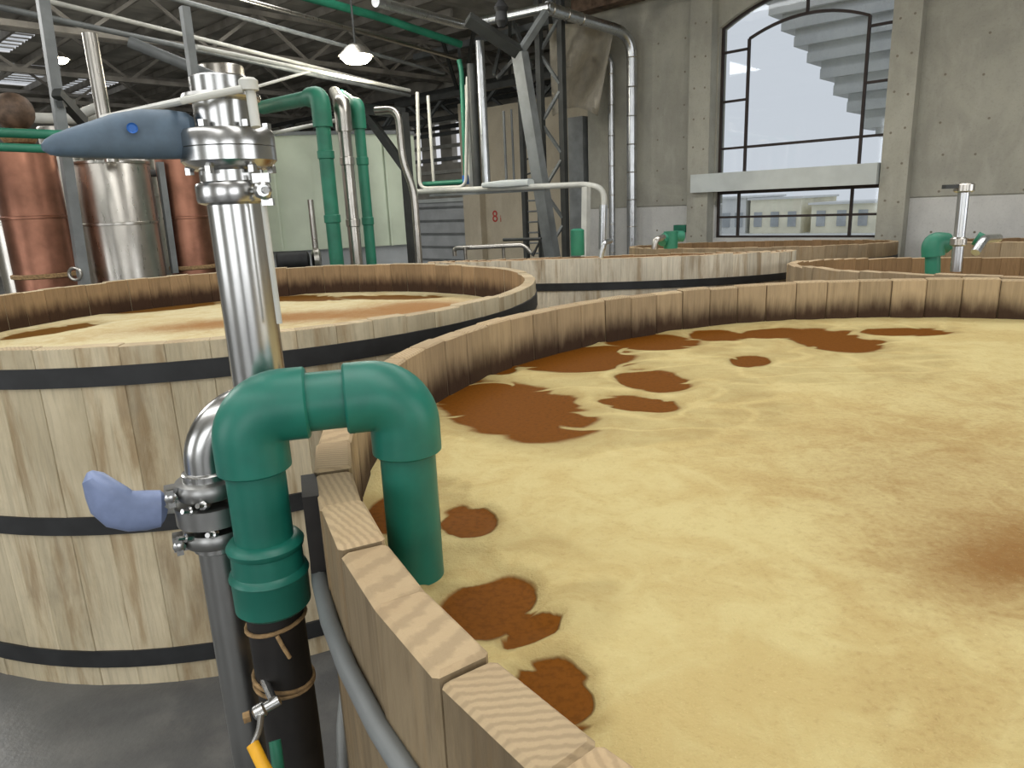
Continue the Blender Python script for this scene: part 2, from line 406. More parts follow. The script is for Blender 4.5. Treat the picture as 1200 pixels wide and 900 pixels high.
wallpoly('lower_panel', [(wl, 0), (WEND, 0), (WEND, JZ - .02), (wl, JZ - .02)], M['concrete_low'], wr_obj, WB + .012)
wallpoly('sill_panel', [(wr, 0), (wl, 0), (wl, zl), (wr, zl)], M['concrete_low'], wr_obj, WB + .012)
struct('pilaster', MB().hbox(3.55, 4.0, WB - .28, WB + .01, 0, ROOF), M['concrete'], wr_obj)
struct('pilaster', MB().hbox(7.36, 7.84, WB - .28, WB + .01, 0, ROOF), M['concrete'], wr_obj)
hole = MB().lathe([(.022, -.004), (.02, .004), (.01, .006)], (0, 0, 0), -AXB, 10).mesh('tie_hole', M['dirt'])
for k in range(9):
    for j in range(8):
        a, z = 3.2 - k * .62 + random.uniform(-.12, .12), 1.4 + j * .62 + random.uniform(-.1, .1)
        if random.random() < .8: link('tie_hole', hole, wr_obj, hall(a, WB + (.012 if z < JZ else 0), z))
for a in (3.66, 3.88, 7.48, 7.72):
    for j in range(8): link('tie_hole', hole, wr_obj, hall(a, WB - .28, 1.3 + j * .6 + random.uniform(-.04, .04)))
for k in range(4):
    for j in range(7): link('tie_hole', hole, wr_obj, hall(8.1 + k * .65, WB + (.012 if 1.4 + j * .66 < JZ else 0), 1.4 + j * .66))

for nm, fix in (('wall_left', 'b'), ('wall_back', 'a')):
    def wb(u0, u1, z0, z1):
        return MB().hbox(u0, u1, -12.3, -12, z0, z1) if fix == 'b' else MB().hbox(-12.3, -12, u0, u1, z0, z1)
    u0, u1 = (-12, 38) if fix == 'b' else (-12, 14.8)
    w_ = struct(nm, wb(u0, u1, 0, 1.0), M['concrete_low'])
    struct('wall_head', wb(u0, u1, 5.6, ROOF), M['concrete'], w_)
    edges = [u0] + [e for sp_ in BACK_OPENINGS[fix] for e in sp_] + [u1]  # openings follow the fill lights added behind the viewer
    for e0, e1 in zip(edges[0::2], edges[1::2]): struct('pier', wb(e0, e1, 1.0, 5.6), M['concrete'], w_)
# --- arched window: dark steel muntins and a pane in every field
win = empty('window_1', hall(5.68, WB, zl), 'tall arched window with dark steel bars in the concrete wall', None, kind='structure')
del win['label']
FB = WB + .14
def muntin(p, q, w=.05, parent=win): part('muntin', MB().bar(hall(p[0], FB, p[1]), hall(q[0], FB, q[1]), w, .06, AXB), M['frame'], parent)
il, ir = 6.75, 4.50
azi = lambda s: arch_z(s, 5.13, .25, il, ir)
azo = lambda s: arch_z(s, 5.42, .46)
def arcbar(f, l, r, w=.05):
    pts = [hall(r + (l - r) * i / 14, FB, f(r + (l - r) * i / 14)) for i in range(15)]; b_ = MB()
    rings = [[p + UP * w / 2 + AXB * .03, p + UP * w / 2 - AXB * .03, p - UP * w / 2 - AXB * .03, p - UP * w / 2 + AXB * .03] for p in pts]
    part('arch_bar', b_.ring_loop(rings), M['frame'], win)
arcbar(lambda s: azo(s) - .02, wl, wr, .06); arcbar(azi, il, ir)
for s in (wl - .02, wr + .02): muntin((s, 2.57), (s, 5.42), .06)
muntin((il, 2.57), (il, azi(il))); muntin((ir, 2.57), (ir, azi(ir)))
muntin((ir, 3.07), (il, 3.07))
for z in (3.07, 4.0, 4.95): muntin((il, z), (wl, z), .045); muntin((wr, z), (ir, z), .045)
muntin((5.62, azi(5.62)), (5.62, azo(5.62)), .045)
LZ0, LZ1 = zl, 2.2
for s in (wl - .02, 6.85, 4.58, wr + .02): muntin((s, LZ0), (s, LZ1))
for z in (LZ0 + .02, 1.66, LZ1 - .03): muntin((wr, z), (wl, z), .045 if z < 2 else .07)
def pane(poly):
    part('pane', MB().prism([hall(s, FB + .004, z) for s, z in poly], AXB * .008), M['glass'], win)
pane([(ir, 3.07), (il, 3.07)] + [(il + (ir - il) * i / 10, azi(il + (ir - il) * i / 10)) for i in range(11)])
pane([(ir, 2.57), (il, 2.57), (il, 3.07), (ir, 3.07)])
for a0, a1 in ((il, wl), (wr, ir)):
    for z0, z1 in ((2.57, 3.07), (3.07, 4.0), (4.0, 4.95)): pane([(a0, z0), (a1, z0), (a1, z1), (a0, z1)])
pane([(il, 4.95), (wl, 4.95), (wl, azo(wl))] + [(s, azo(s)) for s in (6.9, 6.5, 6.0, 5.62)] + [(s, azi(s)) for s in (5.62, 6.1, 6.5, il)])
pane([(wr, 4.95), (ir, 4.95)] + [(s, azi(s)) for s in (ir, 4.8, 5.2, 5.62)] + [(s, azo(s)) for s in (5.62, 5.1, 4.7, 4.3, wr)])
for a0, a1 in ((wr, 4.58), (4.58, 6.85), (6.85, wl)):
    for z0, z1 in ((LZ0, 1.66), (1.66, LZ1)): pane([(a0, z0), (a1, z0), (a1, z1), (a0, z1)])
part('transom_beam', MB().hbox(4.02, 7.7, WB - .4, WB + .2, 2.2, 2.57), M['beam_white'], win, 'pale grey beam across the window')

# --- outside: stair soffit and low buildings
st = empty('outside_stair', hall(3, WB + 4, 0), 'stepped concrete stair underside outside the arched window', 'stair')
for k in range(9):
    z = 7.0 - k * .41; a1 = 8.4 - k * .335
    part('step', MB().hbox(-1.0, a1, WB + 4.0, WB + 5.0, z - .22, z), M['ext'], st)
    part('riser', MB().hbox(-1.0, a1 - .3, WB + 4.15, WB + 5.0, z - .41, z - .22), M['ext'], st)
part('prop', MB().hbox(-1.0, -.6, WB + 4.0, WB + 5.0, -.4, 3.4), M['ext'], st)
gnd = struct('ground_outside', MB().hbox(-60, 60, WB + .5, 140, -.5, -.3), M['ext'])
for a, w, h_, mt, lab in ((21.4, 2.6, 1.9, 'ext', 'pale grey flat-roofed building seen through the lower window'), (18.2, 3.2, 1.75, 'cream', 'low cream building with square pillars seen through the lower window'), (12.5, 7.0, 1.35, 'cream', 'long cream wall with grey doors seen through the lower window')):
    bd = empty('outside_building', hall(a, 45, -.3), lab, 'building')
    part('wall', MB().hbox(a - w / 2, a + w / 2, 44, 50, -.3, h_), M[mt], bd)
    part('roof', MB().hbox(a - w / 2 - .15, a + w / 2 + .15, 43.8, 50, h_, h_ + .12), M['ext'], bd)
    nw = 3 if w < 5 else 6
    for j in range(nw):
        ac = a - w / 2 + w * (j + .5) / nw; part('window', MB().hbox(ac - .25, ac + .25, 43.93, 44.1, .1, 1.0), M['cladding'], bd)

# --- annex behind the corner: rendered block, cladding, far wall with bright openings
AB = 16.4
wa = struct('wall_annex', MB().hbox(10.9, 16.85, AB, AB + .4, 0, 5.0), M['annex'])
struct('pillar', MB().hbox(16.1, 16.85, AB - .25, AB, 0, 5.2), M['annex'], wa)
struct('wall_side', MB().hbox(10.45, 10.67, WB + .35, 21, 0, ROOF), M['concrete'])
wc = struct('wall_cladding', MB().hbox(16.85, 21.5, AB + .6, AB + .7, 0, 2.3), M['cladding'])
for j in range(5): struct('cladding_rail', MB().hbox(16.85, 21.5, AB + .52, AB + .6, .3 + j * .45, .36 + j * .45), M['greysteel'], wc)
struct('cap_rail', MB().hbox(16.85, 21.6, AB + .5, AB + .8, 2.3, 2.42), M['beam_white'], wc)
wf = struct('wall_far', MB().hbox(10.67, 38, 21, 21.3, 0, 3.9), M['roof'])
struct('upper_sheet', MB().hbox(10.67, 38, 21, 21.3, 5.5, ROOF), M['roof'], wf)
for a0, a1 in ((10.67, 21.9), (22.4, 23.1), (23.7, 24.3), (24.9, 38)): struct('sheet', MB().hbox(a0, a1, 21.0, 21.3, 3.9, 5.5), M['roof'], wf)
for j in range(8): struct('girt', MB().hbox(16, 38, 20.85, 21.0, 3.0 + j * .5, 3.14 + j * .5), M['white_paint' if j % 2 else 'greysteel'], wf)
we = struct('wall_end', MB().hbox(37.5, 37.8, -12, 21.3, 0, 5.2), M['roof'])
struct('upper_sheet', MB().hbox(37.5, 37.8, -12, 21.3, 5.9, ROOF), M['roof'], we)
for k in range(7): struct('post', MB().hbox(37.45, 37.8, -12 + k * 5, -8.8 + k * 5, 5.2, 5.9), M['roof'], we)
tx = bpy.data.curves.new('painted_number', 'FONT'); tx.body = '8'; tx.size = .5; tx.extrude = .003; tx.materials.append(M['red'])
to = bpy.data.objects.new('painted_number', tx); COL.objects.link(to); to.parent = wa
def onb(x, y, b):
    r = ray(x, y); return EYE + r * (b / r.dot(AXB))
p = onb(577, 260, AB - .006)
to.matrix_world = Matrix.Translation(p) @ Matrix((-AXA, UP, -AXB)).transposed().to_4x4()
tx2 = tx.copy(); tx2.body = 'i'; tx2.size = .3
to2 = bpy.data.objects.new('painted_number', tx2); COL.objects.link(to2); to2.parent = wa
to2.matrix_world = Matrix.Translation(onb(586, 260, AB - .006)) @ Matrix((-AXA, UP, -AXB)).transposed().to_4x4()

# ================================================================== THE VATS
RIM = 1.62
def vat(C, R, th, rim, n, phase, mat, hoops, label, hoop_mat, hoop_h=.085, round_hoop=None, group=None, fall=0.0):
    root = empty('wooden_vat', (C[0], C[1], 0), label, 'vat', group)
    half = math.pi / n; ms = []
    for v in range(3):
        jz = (0, .004, -.004)[v]; b_ = MB(); g, ch = (.0012, .006) if round_hoop else (.0005, .0028)
        yo, yi = R * math.tan(half) - g, (R - th) * math.tan(half) - g
        sec = [(R - ch, yo), (R, yo - ch), (R, -yo + ch), (R - ch, -yo), (R - th + ch, -yi), (R - th, -yi + ch), (R - th, yi - ch), (R - th + ch, yi)]
        cx = R - th / 2
        rings = [[(x, y, 0) for x, y in sec], [(x, y, rim + jz - ch) for x, y in sec], [(cx + (x - cx) * (1 - 2 * ch / th), y * (1 - ch / yo), rim + jz) for x, y in sec]]
        ms.append(b_.ring_loop(rings).mesh('stave', mat, 30))
    for i in range(n):
        o = link('stave', ms[random.randrange(3)], root)
        dr = random.uniform(-.003, .003); a = phase + 2 * math.pi * (i + .5) / n
        o.location = (dr * math.cos(a), dr * math.sin(a), 0); o.rotation_euler = (0, 0, a)
        away = Vector((C[0], C[1])).normalized(); o.scale.z = (rim - fall * (away.x * math.cos(a) + away.y * math.sin(a))) / rim
    for z in hoops:
        z -= fall * .9
        if round_hoop:
            part('hoop', MB().tube([(C[0] + (R + round_hoop) * math.cos(2 * math.pi * k / 96), C[1] + (R + round_hoop) * math.sin(2 * math.pi * k / 96), z) for k in range(96)], round_hoop, 12, closed=True), hoop_mat, root)
        else:
            ro, ri = R + .012, R - .004; aw = Vector((C[0], C[1])).normalized()
            rings = []
            for k in range(96):
                c, s = math.cos(2 * math.pi * k / 96), math.sin(2 * math.pi * k / 96)
                dz = -fall * (aw.x * c + aw.y * s) * .9
                rings.append([(C[0] + r * c, C[1] + r * s, zz + dz) for r, zz in ((ri, z), (ro, z), (ro, z + hoop_h), (ri, z + hoop_h))])
            part('hoop', MB().ring_loop(rings, True), hoop_mat, root)
    part('bottom_board', MB().lathe([(R - th - .01, .08), (R - th - .01, .14)], (C[0], C[1], 0), UP, 64), mat, root)
    return root
def surface(name, label, C, R, z, mat, openings=(), darks=(), nr=120, nt=320, amp=.006, group=None):
    me = bpy.data.meshes.new(name); vs_, fs = [], []
    vs_.append((0, 0, 0))
    for i in range(1, nr + 1):
        r = R * i / nr
        for j in range(nt): vs_.append((r * math.cos(2 * math.pi * j / nt), r * math.sin(2 * math.pi * j / nt), 0))
    for j in range(nt): fs.append((0, 1 + j, 1 + (j + 1) % nt))
    for i in range(nr - 1):
        a0 = 1 + i * nt; a1 = a0 + nt
        for j in range(nt): fs.append((a0 + j, a1 + j, a1 + (j + 1) % nt, a0 + (j + 1) % nt))
    V = np.array(vs_); xy = V[:, :2] + np.array(C)
    def field(spots, soft):
        f = np.full(len(V), -1.0)
        for (px, py, rx, ry, *rest) in spots:
            w = rest[0] if rest else 0
            c0 = onz(px, py, z); ca, sa = math.cos(w), math.sin(w)
            ex = onz(px + rx * ca, py + rx * sa, z) - c0; ey = onz(px - ry * sa, py + ry * ca, z) - c0
            A = np.array([[ex.x, ey.x], [ex.y, ey.y]]); q = (xy - np.array([c0.x, c0.y])) @ np.linalg.inv(A).T
            d_ = np.hypot(q[:, 0], q[:, 1])
            if soft: f = f + np.exp(-d_ * d_) * (w2 if (w2 := (rest[1] if len(rest) > 1 else 1)) > 0 else 0)
            else: f = np.maximum(f, np.minimum(1 - d_, rest[1] if len(rest) > 1 else 1))
            if soft and len(rest) > 1 and rest[1] < 0: f = f + rest[1] / (1 + np.exp((d_ - 1) * 30))
        return f
    op, dk = field(openings, 0), field(darks, 1) + 1
    for i in range(len(V)):
        p = Vector((xy[i, 0] * 1.3, xy[i, 1] * 1.3, 0)); h = noise.noise(p) * amp + noise.noise(p * 5) * amp * .6 + noise.noise(p * 14) * amp * .35
        k = min(1, max(0, (.12 - op[i]) / .3)); V[i, 2] = (h + .012) * k
    me.from_pydata([tuple(p) for p in V], [], fs)
    me.polygons.foreach_set('use_smooth', [True] * len(me.polygons))
    for n_, d in (('open', op), ('dark', np.clip(dk, -.2, 1))):
        at = me.attributes.new(n_, 'FLOAT', 'POINT'); at.data.foreach_set('value', d.astype(np.float32))
    me.materials.append(mat)
    o = bpy.data.objects.new(name, me); COL.objects.link(o); o.location = (C[0], C[1], z)
    return tag(o, label, 'liquid', group)

C1, R1 = (1.6974, 1.9033), 2.176
C2, R2 = (-1.84, 4.925), 2.03
GA, GB = Vector((-.761, .649)), Vector((.650, .760))
C3 = (1.18, 8.46); C4 = (4.2, 12.0); C5 = (4.48, 5.63); C6 = (7.74, 8.98)
TH = .0735
W1 = wood('vat_oak', (124, 108, 84), (140, 124, 98), (172, 151, 119), (184, 162, 128), RIM - .16, .3)
W2 = wood('vat_pine_weathered', (206, 193, 164), (186, 173, 144), (150, 124, 92), (196, 178, 146), RIM - .17, .55)
W3 = wood('vat_pine_bleached', (218, 208, 186), (202, 192, 172), (136, 104, 74), (188, 166, 136), .8, .45)
W5 = wood('vat_pine_brown', (168, 148, 118), (148, 128, 100), (134, 108, 80), (192, 170, 138), .9, .4)
ph1 = math.atan2(.822 - C1[1], -.191 - C1[0])
vat(C1, R1, TH, RIM, 76, ph1, W1, (RIM - .175, .9), 'big round wooden vat with grey rod hoops, green pipe bent over its rim', M['greysteel'], round_hoop=.0155)
vat(C2, R2, TH, RIM, 71, .3, W2, (RIM - .17, RIM - .845, .1), 'weathered wooden vat with three flat black hoops beside the copper columns', M['black'])
Z3, Z4, Z5, Z6 = H - .645, H - .81, H - .655, H - .75        # rims cut to fall away slightly towards the wall
vat(C3, 2.1, TH, Z3, 72, .1, W3, (1.335, .8), 'bleached pale wooden vat with black hoop standing in the middle row', M['black'], .07, fall=.145)
vat(C4, 2.1, TH, Z4, 72, .2, W5, (1.13,), 'brown wooden vat right under the arched window', M['black'], .06, fall=.08)
vat(C5, 2.1, TH, Z5, 72, .4, W5, (1.15,), 'brown wooden vat with green drop pipe and steel valve pipe at its rim', M['black'], .07, fall=.116)
vat(C6, 2.1, TH, Z6, 72, .6, W5, (1.16,), 'brown wooden vat against the bare concrete wall beside the window pilaster', M['black'], .06, fall=.1)

FM1 = foam_mat('must_foam', (202, 186, 132), (192, 171, 116), (128, 86, 38), (112, 66, 16))
FM2 = foam_mat('must_foam_pale', (212, 200, 160), (202, 184, 138), (152, 104, 54), (112, 76, 32))
opens = [(548, 612, 36, 21), (455, 606, 28, 32, .9), (574, 712, 62, 42, -.35), (624, 744, 40, 15, -.45), (652, 812, 58, 50, .75), (596, 476, 108, 40, .16), (672, 420, 76, 19, -.02), (765, 401, 58, 11), (842, 394, 40, 7), (905, 391, 46, 7), (975, 399, 66, 14, .12), (765, 448, 48, 14, .1), (745, 473, 52, 11, .1), (585, 434, 24, 7), (1060, 389, 60, 6), (880, 425, 26, 7),
         (538, 672, 46, 30, 0, -.02), (522, 578, 26, 14, 0, -.02), (720, 452, 150, 50, .1, -.2), (940, 410, 130, 30, .1, -.22), (640, 492, 120, 26, .1, -.16), (610, 680, 90, 60, .3, -.25)]
darks = [(1200, 665, 150, 60, 0, .6), (1180, 590, 300, 140, .2, .42), (1200, 470, 260, 60, 0, .25), (1000, 560, 230, 90, .3, .18), (830, 850, 200, 205, .35, -.16), (1150, 850, 400, 80, 0, .12)]
LQ = RIM - .225
surface('fermenting_must', 'thick tan foam with brown gaps on the must in the rod-hooped vat', C1, R1 - TH + .012, LQ, FM1, opens, darks, 170, 420)
LQ2 = RIM - .27
surface('fermenting_must', 'cream foam streaked with orange brown in the weathered three-hooped vat', C2, R2 - TH + .012, LQ2, FM2, [(60, 388, 60, 4, -.15), (200, 360, 70, 4, -.1), (330, 350, 90, 4), (450, 349, 70, 3)], [(420, 370, 150, 9, -.06, .9), (250, 382, 120, 6, -.1, .7), (500, 360, 60, 8, 0, .8)], 80, 240)
surface('fermenting_must', 'brown must inside the bleached pale vat', C3, 2.1 - TH + .012, Z3 - .4, FM2, [(1e3, 1e3, 5, 5)], [], 16, 96)
for C, z, lab in ((C4, Z4 - .35, 'brown must inside the vat under the arched window'), (C5, Z5 - .42, 'brown must inside the vat with the steel valve pipe'), (C6, Z6 - .35, 'brown must inside the vat against the bare concrete wall')):
    surface('fermenting_must', lab, C, 2.1 - TH + .012, z, FM1, [(1e3, 1e3, 5, 5)], [], 16, 96)

# ================================================================== PIPES AT THE NEAR VAT
def zr_(z): return H + z                  # heights measured from the eye
# --- green plastic pipe hooked over the rim
GL, GR = Vector((-.482, 1.229, 0)), Vector((-.208, 1.292, 0)); GZ = H - .337
root = empty('green_pipe', (GL.x, GL.y, 0), 'thick green plastic pipe hooked over the vat rim with two elbows', 'pipe')
d = (GR - GL).normalized(); rp, rf = .0535, .0665
A, B = Vector((GL.x, GL.y, GZ)), Vector((GR.x, GR.y, GZ))
part('pipe', MB().tube([A - UP * .06, A - UP * .3], rp, 32), M['green'], root)
part('pipe', MB().tube([B - UP * .06, Vector((B.x, B.y, LQ - .25))], rp, 32), M['green'], root)
part('pipe', MB().tube([A + d * .06, B - d * .06], rp * 1.02, 32), M['green'], root)
for P, dd in ((A, d), (B, -d)):
    bend = obend(P, -UP, dd, .062, 12)
    pts = [P - UP * .118, P - UP * .114] + bend + [P + dd * .104, P + dd * .108]
    part('elbow', MB().tube(pts, [rf * .93] + [rf] * (len(pts) - 2) + [rf * .93], 36), M['green'], root)
c = A - UP * .265
part('union', MB().lathe([(.056, .012), (.066, .008), (.0715, 0), (.070, -.008), (.0655, -.013), (.0665, -.05), (.072, -.055), (.0745, -.062), (.071, -.07), (.0705, -.128), (.064, -.135)], c, UP, 40), M['green'], root)
hz0 = c.z - .13
root = empty('black_hose', (GL.x, GL.y, 0), 'black rubber hose tied with twine below the green pipe', 'hose')
hp = [Vector((GL.x, GL.y, hz0 + .03)), Vector((GL.x, GL.y, hz0 - .1)), Vector((GL.x + .005, GL.y - .005, hz0 - .3)), Vector((GL.x - .005, GL.y + .005, hz0 - .6)), Vector((GL.x, GL.y, 0.0))]
part('hose', MB().tube(fillet(hp, .15, 5), .054, 24), M['rubber'], root)
for dz, tl in ((.035, .15), (.16, -.2), (.172, -.1)):
    part('tie', MB().tube([Vector((GL.x, GL.y, hz0 - dz)) + Vector((math.cos(k * math.pi / 12) * .0565, math.sin(k * math.pi / 12) * .0565, math.cos(k * math.pi / 12) * .0565 * tl)) for k in range(24)], .0042, 8, closed=True), M['rope'], root)
kn = Vector((GL.x + .02, GL.y - .058, hz0 - .035))
part('knot', MB().tube([kn, kn + Vector((.012, -.008, -.02)), kn + Vector((.02, -.004, -.045))], .004, 8), M['rope'], root)

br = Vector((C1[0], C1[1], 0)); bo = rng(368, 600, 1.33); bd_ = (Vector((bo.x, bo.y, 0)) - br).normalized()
solo('black_pad', MB().box(br + bd_ * (R1 + .013) + UP * 1.5365, (.03, .12, .155), (bd_, Vector((-bd_.y, bd_.x, 0)), UP)), M['rubber'], 'black pad on the vat side behind the green pipe', 'pad')  # flat black piece against the staves, just above the rod hoop
# --- small valve with a yellow lever beside the hose
vp = dep(300, 832, 1.30)
root = empty('small_tap', vp, 'small ball valve with a yellow sleeved lever beside the black hose', 'valve')
part('body', MB().lathe([(.010, 0), (.014, .004), (.014, .02), (.010, .024), (.010, .05)], vp + Vector((-.005, 0, -.01)), Vector((.8, .3, .3)), 16), M['steel'], root)
part('nut', MB().lathe([(.011, 0), (.011, .012)], vp + Vector((-.012, 0, -.012)), Vector((-.8, -.3, -.1)), 6), M['rope'], root)
lv = [dep(306, 838, 1.29), dep(304, 856, 1.28), dep(296, 872, 1.27), dep(312, 905, 1.25), dep(330, 930, 1.24)]
part('lever', MB().tube(fillet(lv[:3], .01), .006, 10), M['steel'], root)
part('lever_sleeve', MB().tube(fillet(lv[2:], .02), .0115, 14), M['yellow'], root, 'yellow lever sleeve')
part('green_hose', MB().tube([dep(322, 868, 1.31), dep(325, 890, 1.3), dep(330, 940, 1.28)], .011, 12), M['green_far'], root)
part('stub', MB().tube([vp + Vector((.03, .01, .012)), Vector((GL.x - .03, GL.y - .03, vp.z + .01))], .008, 10), M['steel'], root)

# --- stainless pipe with two butterfly valves
LP = Vector((-.606, 1.308, 0)); EP = Vector((-.219, 1.496, 0)); HZ = H - .362
sd = (EP - LP).normalized(); UPX = LP + sd * .118
root = empty('steel_pipe', (LP.x, LP.y, 0), 'stainless steel pipe with two butterfly valves standing beside the green pipe', 'pipe')
rs = .041
part('riser', MB().tube([Vector((LP.x, LP.y, 0)), Vector((LP.x, LP.y, HZ - .255))], rs, 32), M['steel_dull'], root)
part('floor_flange', MB().lathe([(.075, 0), (.075, .015), (rs, .02)], (LP.x, LP.y, 0), UP, 32), M['steel_dull'], root)
P = Vector((LP.x, LP.y, HZ)); Q = Vector((EP.x, EP.y, HZ))
part('elbow', MB().tube([P - UP * .13] + obend(P, -UP, sd, .105, 14) + [P + sd * .12], rs, 32), M['steel'], root)
part('crossover', MB().tube([P + sd * .11] + [Q - sd * .09] + obend(Q, -sd, -UP, .085, 10) + [Vector((EP.x, EP.y, LQ - .2))], rs, 32), M['steel'], root)
U0 = Vector((UPX.x, UPX.y, HZ)); ru = .0505
ztop = H + .105
part('upper_pipe', MB().tube([U0, Vector((UPX.x, UPX.y, ztop - .06))], ru, 40), M['steel'], root)
# lower valve: ferrules, clamp halves, body, blue lever
vz = HZ - .2; vc = Vector((LP.x, LP.y, vz))
lvv = part('valve_body', MB().lathe([(.058, -.022), (.07, -.019), (.07, .019), (.058, .022)], vc, UP, 36), M['steel_dull'], root)
for dz in (.05, -.05):
    part('clamp', MB().lathe([(.046, -.019), (.062, -.015), (.066, -.007), (.066, .007), (.062, .015), (.046, .019)], vc + UP * dz, UP, 36), M['steel_dull'], root)
    part('ferrule', MB().lathe([(rs + .001, -.012), (.048, -.008), (.048, .008), (rs + .001, .012)], vc + UP * dz * 1.45, UP, 36), M['steel'], root)
tocam = Vector((-vc.x, -vc.y, 0)).normalized()
for k, off in enumerate(((-.035, .02), (-.012, .03), (-.005, -.03), (-.05, -.035))):
    w_ = vc + tocam * .06 + Vector((off[0], 0, off[1]))
    part('bolt', MB().lathe([(.009, 0), (.009, .014), (.005, .016), (.005, .03)], w_, Vector((off[0] * 6, -.4, .15)), 8), M['steel'], lvv)
for sg, dz in ((-1, .05), (1, .05), (-1, -.05), (1, -.05)):      # hinge lugs and wing nuts of the two clamps
    sd_ = Vector((tocam.y, -tocam.x, 0)) * sg
    lug = part('clamp_lug', MB().box(vc + UP * dz + sd_ * .068 + tocam * .012, (.026, .03, .03), (sd_, tocam, UP)), M['steel_dull'], root)
    part('wing_nut', MB().lathe([(.008, 0), (.012, .003), (.012, .012), (.006, .015)], vc + UP * dz + sd_ * .07 + tocam * .027, tocam, 8).box(vc + UP * dz + sd_ * .07 + tocam * .038, (.034, .006, .012), (UP, tocam, sd_)), M['steel'], lug)
nk = [dep(205, 592, 1.40), dep(184, 592, 1.37)]
part('lever_neck', MB().tube([vc, nk[0], nk[1]], [.016, .016, .019], 16), M['white_paint'], root)
def handle(spec, depth, ry_d, mat, name, lab):
    secs = []
    for (x, y, hh), dd in zip(spec, depth):
        c0 = dep(x, y, dd); secs.append([c0, None, None, hh * dd / FPX, ry_d])
    n = len(secs)
    for i in range(n):
        t = (secs[min(i + 1, n - 1)][0] - secs[max(i - 1, 0)][0]).normalized()
        side = t.cross(UP).normalized(); secs[i][1] = side.cross(t).normalized(); secs[i][2] = side
    out = [(a, b_, c_, r, min(ry_d, r * 1.1) * (1 if 0 < i < n - 1 else .75)) for i, (a, b_, c_, r, _) in enumerate(secs)]
    return part(name, MB().loft(out, 28, 2.5), mat, root, lab)
handle([(191, 596, 17), (188, 596, 22), (172, 598, 24), (155, 599, 24.5), (140, 596, 25), (128, 586, 25), (118, 573, 20), (109, 560, 11), (105, 553, 4)], [1.38, 1.375, 1.365, 1.35, 1.34, 1.33, 1.325, 1.32, 1.32], .02, M['blue_light'], 'lever', 'pale blue lever grip')
# upper valve
uc = Vector((UPX.x, UPX.y, H + .1215))
ub = part('upper_valve_body', MB().lathe([(.06, -.04), (.074, -.034), (.083, -.024), (.083, -.001), (.081, 0), (.083, .001), (.083, .022), (.078, .03), (.056, .032)], uc, UP, 44), M['steel'], root)
part('clamp', MB().lathe([(.054, -.021), (.064, -.017), (.066, -.012), (.066, .012), (.064, .017), (.054, .021)], uc - UP * .079, UP, 40), M['steel'], root)
part('neck', MB().lathe([(ru, 0), (.056, .006), (.056, .05), (ru, .056)], uc - UP * .082, UP, 40), M['steel'], root)
part('ferrule', MB().lathe([(ru, 0), (.066, .002), (.068, .006), (.066, .012), (ru, .014)], uc + UP * .078, UP, 40), M['steel'], root)
part('top_pipe', MB().lathe([(ru, .02), (ru, .118), (.047, .121), (.04, .122)], uc, UP, 40), M['steel'], root)
for k in range(6):
    a = k * math.pi / 3 + .35; q = uc + Vector((math.cos(a), math.sin(a), 0)) * .071
    part('bolt', MB().lathe([(.0085, -.046), (.0085, -.034), (.005, -.03), (.005, .03), (.009, .031), (.009, .042)], q, UP, 6), M['steel'], ub)
w_ = uc - UP * .079
rt = Vector((.82, -.57, 0))
cl = part('clamp_screw', MB().lathe([(.006, -.012), (.006, .05)], w_ + rt * .07 + Vector((0, 0, -.0)), Vector((.57, -.82, 0)), 10), M['steel'], root)
part('wing_nut', MB().lathe([(.013, 0), (.016, .004), (.016, .018), (.011, .022)], w_ + rt * .076 + Vector((.57, -.82, 0)) * .012, Vector((.4, -.92, 0)), 8).box(w_ + rt * .085 + Vector((0, 0, .022)), (.03, .01, .016)).box(w_ + rt * .095 + Vector((0, 0, -.02)), (.02, .01, .012)), M['steel'], cl)
part('screw_rod', MB().tube([w_ + rt * .082 - UP * .02, w_ + rt * .085 - UP * .24], .0052, 10), M['white_paint'], cl)
hd = handle([(222, 160, 23), (218, 159, 26), (200, 158, 27.5), (170, 157.5, 28), (140, 160, 25.5), (110, 164.5, 20.5), (85, 168, 16.5), (66, 171, 12.5), (55, 172.5, 8.5), (50, 173, 4)], [1.257, 1.252, 1.237, 1.217, 1.197, 1.177, 1.157, 1.147, 1.142, 1.137], .026, M['blue'], 'lever', 'big slate blue lever grip')
q = dep(155, 150, 1.18)
part('plug', MB().lathe([(.0085, 0), (.0085, .006), (.006, .004)], q + (q - EYE).normalized() * .0, -(ray(155, 150)).normalized(), 20), M['blue_plug'], hd)
part('lever_neck', MB().tube([uc + Vector((-.07, -.03, 0)), dep(219, 160, 1.259)], .017, 16), M['steel_dull'], root)
# rod with a white fitting on top of the valve
rd = empty('thin_rod', dep(296, 100, 1.25), 'thin grey rod ending in a white cap fitting above the steel valve', 'rod')
part('rod', MB().tube([rng(120, 138, 1.9), dep(215, 118, 1.185), dep(284, 104, 1.19)], .0062, 10), M['white_paint'], rd)
part('cap', MB().lathe([(.0, 0), (.016, .0), (.016, .016), (.011, .02)], dep(292, 106, 1.2), UP, 20), M['white_paint'], rd)
part('stem', MB().tube([dep(293, 104, 1.2), dep(300, 149, 1.205)], .0085, 14), M['white_paint'], rd)

